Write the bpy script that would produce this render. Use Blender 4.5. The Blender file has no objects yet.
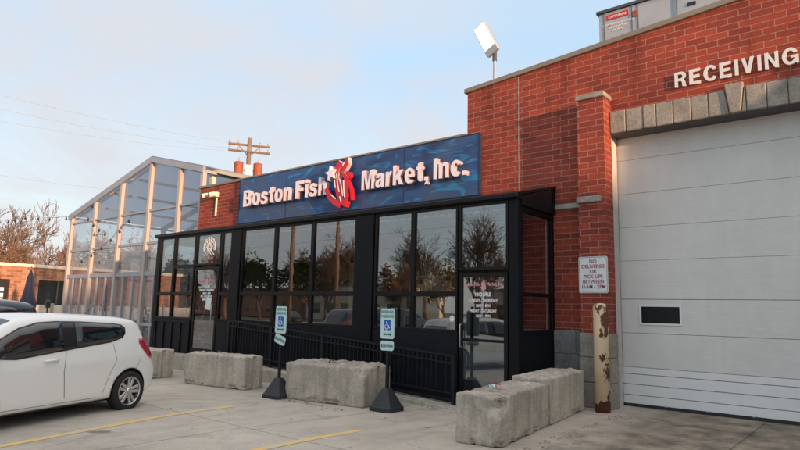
import bpy, bmesh, math, random
from mathutils import Vector, Matrix, noise
from mathutils.bvhtree import BVHTree

SC = bpy.context.scene
COL = SC.collection
R = math.radians

# ------------------------------------------------------------------ helpers
def S(t):
    t = max(0.0, min(1.0, t)); return t * t * (3 - 2 * t)

def zg(x, y):
    """height of the parking lot: falls gently to the shop front"""
    if y > 9.6: f = 1.0
    else: f = S((y - 4.5) / 3.2)
    return -0.09 * f * S((-4.4 - x) / 1.6)

class MB:
    def __init__(s): s.v = []; s.f = []
    def quad(s, *p):
        n = len(s.v); s.v += [tuple(q) for q in p]; s.f.append(tuple(range(n, n + len(p)))); return s
    def box(s, x0, x1, y0, y1, z0, z1):
        n = len(s.v)
        s.v += [(x0,y0,z0),(x1,y0,z0),(x1,y1,z0),(x0,y1,z0),(x0,y0,z1),(x1,y0,z1),(x1,y1,z1),(x0,y1,z1)]
        s.f += [tuple(n+i for i in q) for q in ((0,3,2,1),(4,5,6,7),(0,1,5,4),(1,2,6,5),(2,3,7,6),(3,0,4,7))]
        return s
    def prism(s, poly, axis, a, b):
        """extrude a 2-D polygon: axis 'y' -> poly in (x,z); 'z' -> (x,y); 'x' -> (y,z)"""
        n = len(s.v); k = len(poly)
        def P(p, t):
            return (p[0], t, p[1]) if axis == 'y' else ((p[0], p[1], t) if axis == 'z' else (t, p[0], p[1]))
        s.v += [P(p, a) for p in poly] + [P(p, b) for p in poly]
        s.f.append(tuple(n + i for i in range(k))); s.f.append(tuple(n + k + i for i in reversed(range(k))))
        for i in range(k):
            j = (i + 1) % k; s.f.append((n + j, n + i, n + k + i, n + k + j))
        return s
    def tube(s, pts, r, sides=8, cap=True):
        pts = [Vector(p) for p in pts]; n0 = len(s.v); rs = r if isinstance(r, (list, tuple)) else [r] * len(pts)
        up = None
        for i, p in enumerate(pts):
            d = (pts[min(i+1, len(pts)-1)] - pts[max(i-1, 0)])
            if d.length < 1e-9: d = Vector((0,0,1))
            d.normalize()
            if up is None:
                up = d.orthogonal().normalized()
            else:
                up = (up - d * up.dot(d))
                up = up.normalized() if up.length > 1e-6 else d.orthogonal().normalized()
            w = d.cross(up)
            for k in range(sides):
                a = 2 * math.pi * k / sides
                s.v.append(tuple(p + (up * math.cos(a) + w * math.sin(a)) * rs[i]))
        for i in range(len(pts) - 1):
            for k in range(sides):
                a = n0 + i*sides + k; b = n0 + i*sides + (k+1) % sides
                s.f.append((a, b, b + sides, a + sides))
        if cap:
            s.f.append(tuple(n0 + k for k in reversed(range(sides))))
            s.f.append(tuple(n0 + (len(pts)-1)*sides + k for k in range(sides)))
        return s
    def bar(s, a, b, w, h):
        """rectangular bar from a to b, w across, h high"""
        a = Vector(a); b = Vector(b); d = (b - a).normalized()
        side = d.cross(Vector((0,0,1)))
        if side.length < 1e-4: side = Vector((1,0,0))
        side.normalize(); up = side.cross(d)
        n = len(s.v)
        for p in (a, b):
            for sx, sz in ((-1,-1),(1,-1),(1,1),(-1,1)):
                s.v.append(tuple(p + side*(sx*w/2) + up*(sz*h/2)))
        s.f += [tuple(n+i for i in q) for q in ((0,1,2,3),(7,6,5,4),(0,4,5,1),(1,5,6,2),(2,6,7,3),(3,7,4,0))]
        return s
    def lathe(s, prof, origin=(0,0,0), axis='z', sides=32, closed=False):
        n0 = len(s.v); o = Vector(origin)
        for (r, t) in prof:
            for k in range(sides):
                a = 2*math.pi*k/sides; c, d = r*math.cos(a), r*math.sin(a)
                p = (c, d, t) if axis == 'z' else ((c, t, d) if axis == 'y' else (t, c, d))
                s.v.append(tuple(o + Vector(p)))
        m = len(prof)
        for i in range(m if closed else m - 1):
            for k in range(sides):
                a = n0 + i*sides + k; b = n0 + i*sides + (k+1) % sides
                c = n0 + ((i+1) % m)*sides + k; d = n0 + ((i+1) % m)*sides + (k+1) % sides
                s.f.append((a, b, d, c))
        return s
    def add(s, other, M=None):
        n = len(s.v)
        s.v += [tuple(M @ Vector(p)) for p in other.v] if M else list(other.v)
        s.f += [tuple(n + i for i in q) for q in other.f]; return s
    def build(s, name, mat, parent=None, off=None, smooth=False, bevel=0, recalc=True, seg=1):
        if off is None and parent is not None: off = world_loc(parent)
        o3 = Vector(off) if off is not None else Vector((0,0,0))
        me = bpy.data.meshes.new(name)
        me.from_pydata([tuple(Vector(p) - o3) for p in s.v], [], s.f); me.update()
        if recalc:
            bm = bmesh.new(); bm.from_mesh(me); bmesh.ops.recalc_face_normals(bm, faces=bm.faces); bm.to_mesh(me); bm.free()
        if smooth:
            for p in me.polygons: p.use_smooth = True
        return link(name, me, mat, parent, bevel, seg)

def link(name, me, mat, parent=None, bevel=0, seg=1):
    o = bpy.data.objects.new(name, me); COL.objects.link(o)
    if mat is not None: me.materials.append(mat)
    if parent is not None: o.parent = parent
    if bevel:
        m = o.modifiers.new('bevel', 'BEVEL'); m.width = bevel; m.segments = seg; m.limit_method = 'ANGLE'; m.angle_limit = R(40)
    return o

def world_loc(o):
    p = Vector((0,0,0))
    while o is not None: p += Vector(o.location); o = o.parent
    return p

def tag(o, label=None, cat=None, group=None, kind=None):
    if label: o['label'] = label
    if cat: o['category'] = cat
    if group: o['group'] = group
    if kind: o['kind'] = kind
    return o

def thing(name, label, cat, loc=(0,0,0), rz=0, group=None):
    o = bpy.data.objects.new(name, None); COL.objects.link(o)
    o.empty_display_size = 0.2; o.location = loc; o.rotation_euler = (0, 0, rz)
    return tag(o, label, cat, group)

def copy_tree(o, parent=None):
    c = o.copy(); COL.objects.link(c)
    if parent is not None: c.parent = parent
    for ch in [x for x in COL.objects if x.parent == o]: copy_tree(ch, c)
    return c

# ------------------------------------------------------------------ materials
def mat(name):
    m = bpy.data.materials.new(name); m.use_nodes = True
    nt = m.node_tree; return m, nt, nt.nodes['Principled BSDF'], nt.nodes, nt.links

def nd(nt, t, **kw):
    n = nt.nodes.new(t)
    for k, v in kw.items():
        if k in n.inputs: n.inputs[k].default_value = v
        else: setattr(n, k, v)
    return n

def rgb(c): return (c[0], c[1], c[2], 1)

def ramp(nt, src, stops):
    r = nd(nt, 'ShaderNodeValToRGB'); nt.links.new(src, r.inputs[0])
    el = r.color_ramp.elements
    while len(el) < len(stops): el.new(0.5)
    for e, (p, c) in zip(el, stops): e.position = p; e.color = rgb(c) if len(c) == 3 else c
    return r.outputs[0]

def coord(nt, kind='Object', scale=(1,1,1)):
    tc = nd(nt, 'ShaderNodeTexCoord'); mp = nd(nt, 'ShaderNodeMapping')
    mp.inputs['Scale'].default_value = scale
    nt.links.new(tc.outputs[kind], mp.inputs[0]); return mp.outputs[0]

def noi(nt, vec, scale, detail=4, rough=0.55, dist=0.0):
    n = nd(nt, 'ShaderNodeTexNoise'); n.inputs['Scale'].default_value = scale; n.inputs['Detail'].default_value = detail
    n.inputs['Roughness'].default_value = rough; n.inputs['Distortion'].default_value = dist
    nt.links.new(vec, n.inputs['Vector']); return n.outputs['Fac']

def mixc(nt, fac, a, b, mode='MIX'):
    m = nd(nt, 'ShaderNodeMix', data_type='RGBA', blend_type=mode)
    for sock, v in ((m.inputs[0], fac), (m.inputs[6], a), (m.inputs[7], b)):
        if isinstance(v, (int, float)): sock.default_value = v
        elif isinstance(v, tuple): sock.default_value = rgb(v)
        else: nt.links.new(v, sock)
    return m.outputs[2]

def math_(nt, op, a, b=0.0, clamp=False):
    m = nd(nt, 'ShaderNodeMath', operation=op, use_clamp=clamp)
    for s_, v in ((m.inputs[0], a), (m.inputs[1], b)):
        if isinstance(v, (int, float)): s_.default_value = v
        else: nt.links.new(v, s_)
    return m.outputs[0]

def bump(nt, bsdf, h, strength=0.3, dist=0.02):
    b = nd(nt, 'ShaderNodeBump'); b.inputs['Strength'].default_value = strength; b.inputs['Distance'].default_value = dist
    nt.links.new(h, b.inputs['Height']); nt.links.new(b.outputs[0], bsdf.inputs['Normal']); return b

def simple(name, col, rough=0.6, metal=0.0, var=0.15, scale=3.0, bmp=0.0, coat=0.0, spec=0.5):
    m, nt, b, N, L = mat(name)
    v = coord(nt); n = noi(nt, v, scale, 5, 0.6)
    c = ramp(nt, n, [(0.25, tuple(x*(1-var) for x in col)), (0.75, tuple(min(1, x*(1+var)) for x in col))])
    L.new(c, b.inputs['Base Color'])
    b.inputs['Roughness'].default_value = rough; b.inputs['Metallic'].default_value = metal
    b.inputs['Coat Weight'].default_value = coat; b.inputs['Specular IOR Level'].default_value = spec
    if bmp: bump(nt, b, noi(nt, v, scale*8, 4), bmp, 0.01)
    return m

def brick_mat(name, c1, c2, mortar, row=0.112, length=0.335, ms=0.009, stain=0.25):
    m, nt, b, N, L = mat(name)
    tc = nd(nt, 'ShaderNodeTexCoord'); sp = nd(nt, 'ShaderNodeSeparateXYZ'); L.new(tc.outputs['Object'], sp.inputs[0])
    u = math_(nt, 'ADD', sp.outputs[0], sp.outputs[1])
    cb = nd(nt, 'ShaderNodeCombineXYZ'); L.new(u, cb.inputs[0]); L.new(sp.outputs[2], cb.inputs[1])
    wob = noi(nt, cb.outputs[0], 6, 2)
    br = nd(nt, 'ShaderNodeTexBrick', offset=0.5, offset_frequency=2)
    L.new(cb.outputs[0], br.inputs['Vector'])
    br.inputs['Scale'].default_value = 1.0
    br.inputs['Brick Width'].default_value = length; br.inputs['Row Height'].default_value = row
    br.inputs['Mortar Size'].default_value = ms; br.inputs['Mortar Smooth'].default_value = 0.25; br.inputs['Bias'].default_value = 0.0
    br.inputs['Color1'].default_value = rgb(c1); br.inputs['Color2'].default_value = rgb(c2); br.inputs['Mortar'].default_value = rgb(mortar)
    big = noi(nt, cb.outputs[0], 0.7, 5, 0.6); fine = noi(nt, cb.outputs[0], 24, 4, 0.6)
    c = mixc(nt, 1.0, br.outputs['Color'], ramp(nt, big, [(0.3, (1-stain,)*3), (0.7, (1.12, 1.1, 1.08))]), 'MULTIPLY')
    c = mixc(nt, 1.0, c, ramp(nt, fine, [(0.3, (0.82,)*3), (0.7, (1.15,)*3)]), 'MULTIPLY')
    sv = nd(nt, 'ShaderNodeMapping'); sv.inputs['Scale'].default_value = (1.6, 0.16, 1); L.new(cb.outputs[0], sv.inputs[0])
    st_ = noi(nt, sv.outputs[0], 1.3, 7, 0.65)
    c = mixc(nt, 1.0, c, ramp(nt, st_, [(0.33, (0.66, 0.63, 0.63)), (0.47, (1,1,1))]), 'MULTIPLY')
    lime = ramp(nt, noi(nt, sv.outputs[0], 2.6, 8, 0.7), [(0.66, (0,0,0)), (0.82, (1,1,1))])
    c = mixc(nt, math_(nt, 'MULTIPLY', lime, 0.35), c, (0.50, 0.38, 0.33))
    L.new(c, b.inputs['Base Color']); b.inputs['Roughness'].default_value = 0.85; b.inputs['Specular IOR Level'].default_value = 0.25
    h = math_(nt, 'ADD', math_(nt, 'MULTIPLY', br.outputs['Fac'], -1.0), math_(nt, 'MULTIPLY', fine, 0.35))
    bump(nt, b, h, 0.45, 0.008)
    return m

def concrete_mat(name, base, dark, streak=True, scale=1.0, rough=0.9, bmp=0.5):
    m, nt, b, N, L = mat(name)
    v = coord(nt); n1 = noi(nt, v, 1.6*scale, 6, 0.65); n2 = noi(nt, v, 14*scale, 5, 0.7); n3 = noi(nt, v, 55*scale, 3, 0.6)
    c = ramp(nt, n1, [(0.3, dark), (0.62, base), (0.8, tuple(min(1, x*1.15) for x in base))])
    c = mixc(nt, 1.0, c, ramp(nt, n2, [(0.3, (0.72, 0.72, 0.71)), (0.6, (1.05, 1.04, 1.02))]), 'MULTIPLY')
    if streak:
        vs = coord(nt, 'Object', (4.5, 4.5, 0.45)); s_ = noi(nt, vs, 1.2, 6, 0.7)
        c = mixc(nt, 1.0, c, ramp(nt, s_, [(0.30, (0.66, 0.66, 0.66)), (0.55, (0.97, 0.965, 0.955)), (0.75, (1.10, 1.08, 1.05))]), 'MULTIPLY')
    pits = ramp(nt, n3, [(0.3, (0.55,)*3), (0.4, (1,)*3)])
    c = mixc(nt, 0.6, c, pits, 'MULTIPLY')
    L.new(c, b.inputs['Base Color']); b.inputs['Roughness'].default_value = rough; b.inputs['Specular IOR Level'].default_value = 0.2
    h = math_(nt, 'ADD', n2, math_(nt, 'MULTIPLY', n3, 0.5)); bump(nt, b, h, bmp, 0.02)
    return m

def glass_mat(name, tint, f0=0.05, rough=0.0, wav=0.02, milky=0.0, mcol=(0.6,0.65,0.7)):
    m, nt, b, N, L = mat(name); N.remove(b); out = N['Material Output']
    lw = nd(nt, 'ShaderNodeLayerWeight'); lw.inputs['Blend'].default_value = 0.5
    p = math_(nt, 'POWER', lw.outputs['Facing'], 5.0)
    fac = math_(nt, 'ADD', math_(nt, 'MULTIPLY', p, 1 - f0), f0, True)
    t = nd(nt, 'ShaderNodeBsdfTransparent'); t.inputs['Color'].default_value = rgb(tint)
    g = nd(nt, 'ShaderNodeBsdfGlossy'); g.inputs['Roughness'].default_value = rough
    v = coord(nt); bp = nd(nt, 'ShaderNodeBump'); bp.inputs['Strength'].default_value = wav; bp.inputs['Distance'].default_value = 0.05
    L.new(noi(nt, v, 1.3, 2), bp.inputs['Height']); L.new(bp.outputs[0], g.inputs['Normal'])
    mx = nd(nt, 'ShaderNodeMixShader'); L.new(fac, mx.inputs[0]); L.new(t.outputs[0], mx.inputs[1]); L.new(g.outputs[0], mx.inputs[2])
    last = mx.outputs[0]
    if milky:
        d = nd(nt, 'ShaderNodeBsdfDiffuse'); d.inputs['Color'].default_value = rgb(mcol)
        tr = nd(nt, 'ShaderNodeBsdfTranslucent'); tr.inputs['Color'].default_value = rgb(mcol)
        m1 = nd(nt, 'ShaderNodeMixShader'); m1.inputs[0].default_value = 0.5; L.new(d.outputs[0], m1.inputs[1]); L.new(tr.outputs[0], m1.inputs[2])
        m2 = nd(nt, 'ShaderNodeMixShader'); m2.inputs[0].default_value = milky; L.new(last, m2.inputs[1]); L.new(m1.outputs[0], m2.inputs[2])
        last = m2.outputs[0]
    L.new(last, out.inputs[0]); return m

M = {}
M['brick'] = brick_mat('brick_red', (0.36, 0.068, 0.040), (0.225, 0.046, 0.034), (0.40, 0.22, 0.165), ms=0.0066, stain=0.30)
M['brick_far'] = brick_mat('brick_far', (0.46, 0.23, 0.14), (0.24, 0.10, 0.06), (0.40, 0.27, 0.19), row=0.17, length=0.45, ms=0.012)
M['stone'] = concrete_mat('lintel_stone', (0.36, 0.33, 0.29), (0.22, 0.20, 0.18), False, 1.6)
M['base_stone'] = concrete_mat('base_stone', (0.25, 0.255, 0.25), (0.13, 0.135, 0.14), False, 1.8)
M['band'] = concrete_mat('band_stone', (0.42, 0.41, 0.38), (0.2, 0.2, 0.19), True, 1.5)
M['coping'] = simple('coping_metal', (0.22, 0.185, 0.15), 0.6, 0.0, 0.2, 1.2)
M['block'] = concrete_mat('block_concrete', (0.61, 0.54, 0.46), (0.44, 0.395, 0.34), True, 1.4, bmp=0.8)
M['block_dark'] = concrete_mat('block_concrete_weathered', (0.56, 0.495, 0.42), (0.36, 0.325, 0.285), True, 1.7, bmp=0.9)
M['black'] = simple('black_paint', (0.0045, 0.005, 0.0075), 0.5, 0.0, 0.35, 2.0, spec=0.18)
M['bronze'] = simple('dark_bronze', (0.008, 0.007, 0.007), 0.42, 0.0, 0.4, 3.0, spec=0.22)
M['panel_black'] = simple('black_panel', (0.007, 0.0085, 0.012), 0.55, 0.0, 0.3, 1.4, 0.1, spec=0.18)
M['rail'] = simple('railing_black', (0.008, 0.009, 0.013), 0.5, 0.0, 0.4, 5.0, spec=0.3)
M['gh_post'] = simple('warm_post', (0.42, 0.37, 0.34), 0.55, 0, 0.15, 1.0)
M['gh_alu'] = simple('grey_aluminium', (0.31, 0.33, 0.36), 0.5, 0.1, 0.12, 1.5)
M['cream'] = simple('cream_paint', (0.68, 0.60, 0.48), 0.6, 0, 0.1, 2.0)
M['white'] = simple('white_metal', (0.74, 0.74, 0.73), 0.5, 0, 0.05, 2.0)
M['galv'] = simple('galvanised', (0.40, 0.42, 0.44), 0.5, 0.3, 0.12, 2.5)
M['grey_dark'] = simple('dark_grey', (0.06, 0.062, 0.066), 0.5, 0, 0.2, 3)
M['pane_black'] = simple('dark_pane', (0.010, 0.011, 0.013), 0.35, 0, 0.3, 4, spec=0.2)
M['jamb'] = simple('door_jamb', (0.50, 0.49, 0.46), 0.6, 0, 0.15, 2)
M['rubber'] = simple('black_rubber', (0.016, 0.018, 0.022), 0.6, 0, 0.35, 6, 0.2)
M['interior'] = simple('interior_wall', (0.50, 0.43, 0.32), 0.8, 0, 0.15, 0.8)
M['inner_dark'] = simple('interior_dark', (0.14, 0.125, 0.11), 0.8, 0, 0.2, 1)
M['wood'] = simple('pine_wood', (0.60, 0.43, 0.17), 0.6, 0, 0.2, 5)
M['glass'] = glass_mat('shop_glass', (0.82, 0.85, 0.88), 0.20, 0.0, 0.015)
M['gh_glass'] = glass_mat('greenhouse_glass', (0.93, 0.95, 0.97), 0.06, 0.0, 0.01, 0.07, (0.58, 0.52, 0.62))
M['gh_roof'] = glass_mat('roof_sheet', (0.78, 0.83, 0.90), 0.05, 0.15, 0.0, 0.48, (0.42, 0.46, 0.53))
M['navy'] = simple('navy_canvas', (0.012, 0.020, 0.050), 0.85, 0, 0.3, 6)
M['bark'] = simple('bark', (0.17, 0.11, 0.075), 0.9, 0, 0.3, 4)
M['twig'] = simple('twig', (0.17, 0.115, 0.085), 0.9, 0, 0.3, 1)
M['bud'] = simple('russet_leaf', (0.24, 0.125, 0.06), 0.8, 0, 0.4, 0.7)
M['leaf'] = simple('green_leaf', (0.045, 0.075, 0.022), 0.7, 0, 0.5, 0.6)
M['leaf_yellow'] = simple('yellow_leaf', (0.30, 0.22, 0.05), 0.7, 0, 0.4, 0.8)
M['pole_wood'] = simple('pole_wood', (0.22, 0.15, 0.105), 0.85, 0, 0.25, 3)
M['rusty'] = simple('rusty_can', (0.30, 0.085, 0.045), 0.7, 0.1, 0.25, 3)
M['wire'] = simple('wire', (0.05, 0.05, 0.055), 0.6)
M['red'] = simple('sign_red', (0.52, 0.012, 0.028), 0.4, 0, 0.1, 2)
M['pinkwhite'] = simple('letter_face', (0.80, 0.76, 0.83), 0.4, 0, 0.04, 2)
M['return'] = simple('letter_return', (0.62, 0.42, 0.42), 0.45, 0, 0.2, 6)
M['letter_grey'] = simple('steel_letter', (0.70, 0.69, 0.66), 0.45, 0.1, 0.06, 3)
M['txt_red'] = simple('text_red', (0.30, 0.03, 0.07), 0.6)
M['txt_green'] = simple('text_green', (0.01, 0.14, 0.09), 0.6)
M['txt_white'] = simple('text_white', (0.78, 0.77, 0.76), 0.6)
M['txt_pink'] = simple('text_pink', (0.62, 0.30, 0.31), 0.6)
M['blue'] = simple('sign_blue', (0.012, 0.10, 0.42), 0.5)
M['signface'] = simple('sign_face', (0.66, 0.70, 0.70), 0.4, 0, 0.06, 4)
M['signface_teal'] = simple('sign_face_teal', (0.52, 0.68, 0.68), 0.35, 0, 0.06, 6)
M['teal'] = simple('sign_border_teal', (0.05, 0.30, 0.27), 0.5)
M['chrome'] = simple('alloy', (0.62, 0.61, 0.60), 0.22, 0.85, 0.08, 4)
M['tyre'] = simple('tyre', (0.014, 0.014, 0.015), 0.8, 0, 0.2, 10)
M['brake'] = simple('brake_rust', (0.16, 0.075, 0.045), 0.7, 0.3, 0.3, 12)
M['paint_white'] = simple('car_white', (0.86, 0.84, 0.80), 0.35, 0, 0.012, 1.0, 0, 1.0)
M['paint_dark'] = simple('car_dark', (0.012, 0.018, 0.030), 0.2, 0.2, 0.05, 1.0, 0, 1.0)
M['car_glass'] = simple('car_glass', (0.010, 0.013, 0.015), 0.03, 0, 0.1, 1.0, 0, 0.3, 0.8)
M['trim'] = simple('black_trim', (0.012, 0.012, 0.013), 0.35, 0, 0.1, 2)
M['taillight'] = simple('tail_red', (0.40, 0.004, 0.018), 0.1, 0, 0.1, 3, 0, 1.0)
M['seam'] = simple('seam', (0.035, 0.033, 0.03), 0.8)

# garage door: ribbed steel, weathered
def door_mat(name, col, dirt):
    m, nt, b, N, L = mat(name)
    v = coord(nt); n = noi(nt, v, 1.1, 6, 0.65); n2 = noi(nt, coord(nt, 'Object', (3, 1, 0.5)), 2.0, 5, 0.6)
    c = ramp(nt, n, [(0.3, tuple(x*(1-dirt) for x in col)), (0.65, col)])
    c = mixc(nt, dirt*1.6, c, ramp(nt, n2, [(0.35, (0.74, 0.73, 0.71)), (0.6, (1,1,1))]), 'MULTIPLY')
    L.new(c, b.inputs['Base Color']); b.inputs['Roughness'].default_value = 0.5
    w = nd(nt, 'ShaderNodeTexWave', wave_type='BANDS', bands_direction='Z'); w.inputs['Scale'].default_value = 8.0
    L.new(v, w.inputs['Vector'])
    sc_ = noi(nt, coord(nt, 'Object', (5, 1, 26)), 1.6, 6, 0.75); sm = ramp(nt, sc_, [(0.66, (1,1,1)), (0.74, (0.62, 0.60, 0.57))])
    L.new(mixc(nt, dirt*5, c, mixc(nt, 1.0, c, sm, 'MULTIPLY')), b.inputs['Base Color'])
    dent = noi(nt, coord(nt, 'Object', (1, 1, 1.6)), 2.2, 3, 0.5, 1.2)
    bump(nt, b, math_(nt, 'ADD', math_(nt,'MULTIPLY', w.outputs['Fac'], 0.14), math_(nt, 'MULTIPLY', dent, 2.2)), 0.26, 0.012)
    return m
M['door'] = door_mat('door_steel', (0.665, 0.65, 0.625), 0.09)
M['door_new'] = door_mat('door_steel_new', (0.735, 0.735, 0.73), 0.05)

def bollard_mat():
    m, nt, b, N, L = mat('bollard_paint')
    tc = nd(nt, 'ShaderNodeTexCoord'); sp = nd(nt, 'ShaderNodeSeparateXYZ'); L.new(tc.outputs['Object'], sp.inputs[0])
    v = coord(nt); n = noi(nt, coord(nt, 'Object', (1, 1, 0.55)), 7.0, 8, 0.68); n2 = noi(nt, v, 40, 3)
    low = math_(nt, 'MULTIPLY', math_(nt, 'SUBTRACT', 0.20, sp.outputs[2], True), 3.0)
    side = math_(nt, 'MULTIPLY', sp.outputs[0], 0.80)
    top = math_(nt, 'MULTIPLY', math_(nt, 'SUBTRACT', sp.outputs[2], 1.15, True), 0.12)
    f = math_(nt, 'ADD', math_(nt, 'ADD', math_(nt, 'ADD', n, low), side), top)
    mask = ramp(nt, f, [(0.60, (0,0,0)), (0.615, (1,1,1))])
    paint = ramp(nt, noi(nt, v, 2.5, 4), [(0.3, (0.66, 0.48, 0.28)), (0.7, (0.74, 0.58, 0.40))])
    rust = ramp(nt, n2, [(0.35, (0.05, 0.016, 0.009)), (0.65, (0.17, 0.062, 0.028))])
    L.new(mixc(nt, mask, paint, rust), b.inputs['Base Color']); b.inputs['Roughness'].default_value = 0.6
    bump(nt, b, math_(nt, 'SUBTRACT', math_(nt,'MULTIPLY', n2, 0.4), mask), 0.4, 0.006)
    return m
M['bollard'] = bollard_mat()

def sign_art():
    m, nt, b, N, L = mat('sea_print')
    v = coord(nt, 'Object', (0.55, 1, 1.3)); n = noi(nt, v, 0.9, 5, 0.5, 1.6); n2 = noi(nt, coord(nt,'Object',(0.9,1,2.2)), 1.1, 4, 0.5, 2.6)
    c = ramp(nt, n, [(0.30, (0.016, 0.036, 0.115)), (0.48, (0.022, 0.075, 0.21)), (0.60, (0.045, 0.068, 0.14)), (0.75, (0.016, 0.12, 0.31))])
    hi = ramp(nt, n2, [(0.56, (0,0,0)), (0.66, (1,1,1))])
    c = mixc(nt, math_(nt,'MULTIPLY', hi, 0.5), c, (0.02, 0.29, 0.62))
    L.new(c, b.inputs['Base Color']); b.inputs['Roughness'].default_value = 0.45
    bump(nt, b, noi(nt, coord(nt,'Object',(0.4,1,1)), 1.5, 2), 0.15, 0.05)
    return m
M['art'] = sign_art()

def ground_mat():
    m, nt, b, N, L = mat('lot_concrete')
    tc = nd(nt, 'ShaderNodeTexCoord'); P = tc.outputs['Object']; sp = nd(nt, 'ShaderNodeSeparateXYZ'); L.new(P, sp.inputs[0])
    X, Y = sp.outputs[0], sp.outputs[1]
    n1 = noi(nt, P, 0.35, 6, 0.6); n2 = noi(nt, P, 2.2, 6, 0.65); n3 = noi(nt, P, 30, 4, 0.7); n4 = noi(nt, P, 110, 2, 0.6)
    c = ramp(nt, n1, [(0.3, (0.40, 0.355, 0.30)), (0.55, (0.49, 0.44, 0.375)), (0.75, (0.545, 0.49, 0.42))])
    c = mixc(nt, 1.0, c, ramp(nt, n2, [(0.3, (0.88,)*3), (0.65, (1.04,)*3)]), 'MULTIPLY')
    c = mixc(nt, 1.0, c, ramp(nt, n3, [(0.32, (0.84,)*3), (0.6, (1.04,)*3)]), 'MULTIPLY')
    # apron in front of the garage: older and darker
    ap = math_(nt, 'MULTIPLY', math_(nt, 'ADD', X, 3.9), 0.9, True)
    ap = math_(nt, 'MULTIPLY', ap, math_(nt, 'MULTIPLY', math_(nt, 'SUBTRACT', Y, math_(nt,'MULTIPLY', noi(nt, P, 0.7, 4), 3.0)), 0.28, True))
    a2 = ramp(nt, n2, [(0.36, (0.26, 0.245, 0.23)), (0.5, (0.50, 0.47, 0.43)), (0.66, (0.72, 0.67, 0.60))])
    c = mixc(nt, ap, c, mixc(nt, 1.0, c, a2, 'MULTIPLY'))
    # oil drip patch and drips
    dx = math_(nt, 'ADD', X, 7.86); dy = math_(nt, 'SUBTRACT', Y, 3.68)
    ux = math_(nt, 'ADD', math_(nt,'MULTIPLY',dx,0.72), math_(nt,'MULTIPLY',dy,0.69)); uy = math_(nt, 'SUBTRACT', math_(nt,'MULTIPLY',dx,0.69), math_(nt,'MULTIPLY',dy,0.72))
    d2 = math_(nt, 'SQRT', math_(nt, 'ADD', math_(nt,'POWER',math_(nt,'MULTIPLY',ux,4.2),2), math_(nt,'POWER',math_(nt,'MULTIPLY',uy,6.5),2)))
    d2 = math_(nt, 'ADD', d2, math_(nt, 'MULTIPLY', n2, 0.5))
    oil = ramp(nt, d2, [(0.75, (0.45,)*3), (1.25 if False else 1.0, (1,)*3)])
    c = mixc(nt, 1.0, c, oil, 'MULTIPLY')
    spots = nd(nt, 'ShaderNodeTexVoronoi'); spots.inputs['Scale'].default_value = 1.1; L.new(P, spots.inputs['Vector'])
    c = mixc(nt, 1.0, c, ramp(nt, spots.outputs['Distance'], [(0.035, (0.4,)*3), (0.06, (1,)*3)]), 'MULTIPLY')
    tyre = ramp(nt, noi(nt, coord(nt, 'Object', (2.2, 0.22, 1)), 1.0, 6, 0.65), [(0.38, (0.76,)*3), (0.52, (1.0,)*3)])
    c = mixc(nt, 0.5, c, tyre, 'MULTIPLY')
    patch = ramp(nt, noi(nt, P, 0.9, 2, 0.4, 1.5), [(0.60, (1,1,1)), (0.66, (0.80, 0.79, 0.78))])
    c = mixc(nt, 0.7, c, patch, 'MULTIPLY')
    # saw-cut joints
    wob = math_(nt, 'MULTIPLY', math_(nt, 'SUBTRACT', n2, 0.5), 0.03)
    for axis, off, per in ((Y, -5.18, 4.6), (X, 6.9, 5.2)):
        q = math_(nt, 'ADD', math_(nt, 'ADD', axis, off), wob)
        q = math_(nt, 'ABSOLUTE', math_(nt, 'SUBTRACT', math_(nt, 'PINGPONG', q, per/2), 0.0))
        c = mixc(nt, 1.0, c, ramp(nt, q, [(0.006, (0.55,)*3), (0.020, (1,)*3)]), 'MULTIPLY')
    # hairline cracks
    vc = nd(nt, 'ShaderNodeTexVoronoi', feature='DISTANCE_TO_EDGE'); vc.inputs['Scale'].default_value = 0.28
    dv = nd(nt, 'ShaderNodeVectorMath', operation='ADD'); L.new(P, dv.inputs[0])
    nz = nd(nt, 'ShaderNodeTexNoise'); nz.inputs['Scale'].default_value = 1.2; nz.inputs['Detail'].default_value = 5; L.new(P, nz.inputs['Vector']); L.new(nz.outputs['Color'], dv.inputs[1])
    L.new(dv.outputs[0], vc.inputs['Vector'])
    c = mixc(nt, 0.7, c, ramp(nt, vc.outputs['Distance'], [(0.001, (0.5,)*3), (0.004, (1,)*3)]), 'MULTIPLY')
    L.new(c, b.inputs['Base Color']); b.inputs['Roughness'].default_value = 0.82; b.inputs['Specular IOR Level'].default_value = 0.3
    bump(nt, b, math_(nt, 'ADD', n3, math_(nt, 'MULTIPLY', n4, 0.5)), 0.35, 0.01)
    return m
M['ground'] = ground_mat()
M['earth'] = simple('far_ground', (0.16, 0.15, 0.11), 0.95, 0, 0.3, 0.05)
M['curb'] = concrete_mat('curb_concrete', (0.52, 0.48, 0.41), (0.36, 0.34, 0.29), True, 1.2)

def line_mat():
    m, nt, b, N, L = mat('yellow_line')
    v = coord(nt); n = noi(nt, v, 9, 6, 0.75); n2 = noi(nt, v, 1.2, 3)
    f = math_(nt, 'ADD', n, math_(nt, 'MULTIPLY', math_(nt,'SUBTRACT', n2, 0.5), 0.5))
    mk = ramp(nt, f, [(0.39, (0,0,0)), (0.55, (1,1,1))])
    L.new(mixc(nt, mk, (0.54, 0.45, 0.32), (0.68, 0.46, 0.14)), b.inputs['Base Color']); b.inputs['Roughness'].default_value = 0.8
    return m
M['line'] = line_mat()

def emit_mat(name, col, st):
    m, nt, b, N, L = mat(name); b.inputs['Base Color'].default_value = rgb(col)
    b.inputs['Emission Color'].default_value = rgb(col); b.inputs['Emission Strength'].default_value = st; return m
M['lamp_on'] = emit_mat('lamp_lit', (0.90, 0.97, 1.0), 1.2)

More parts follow.
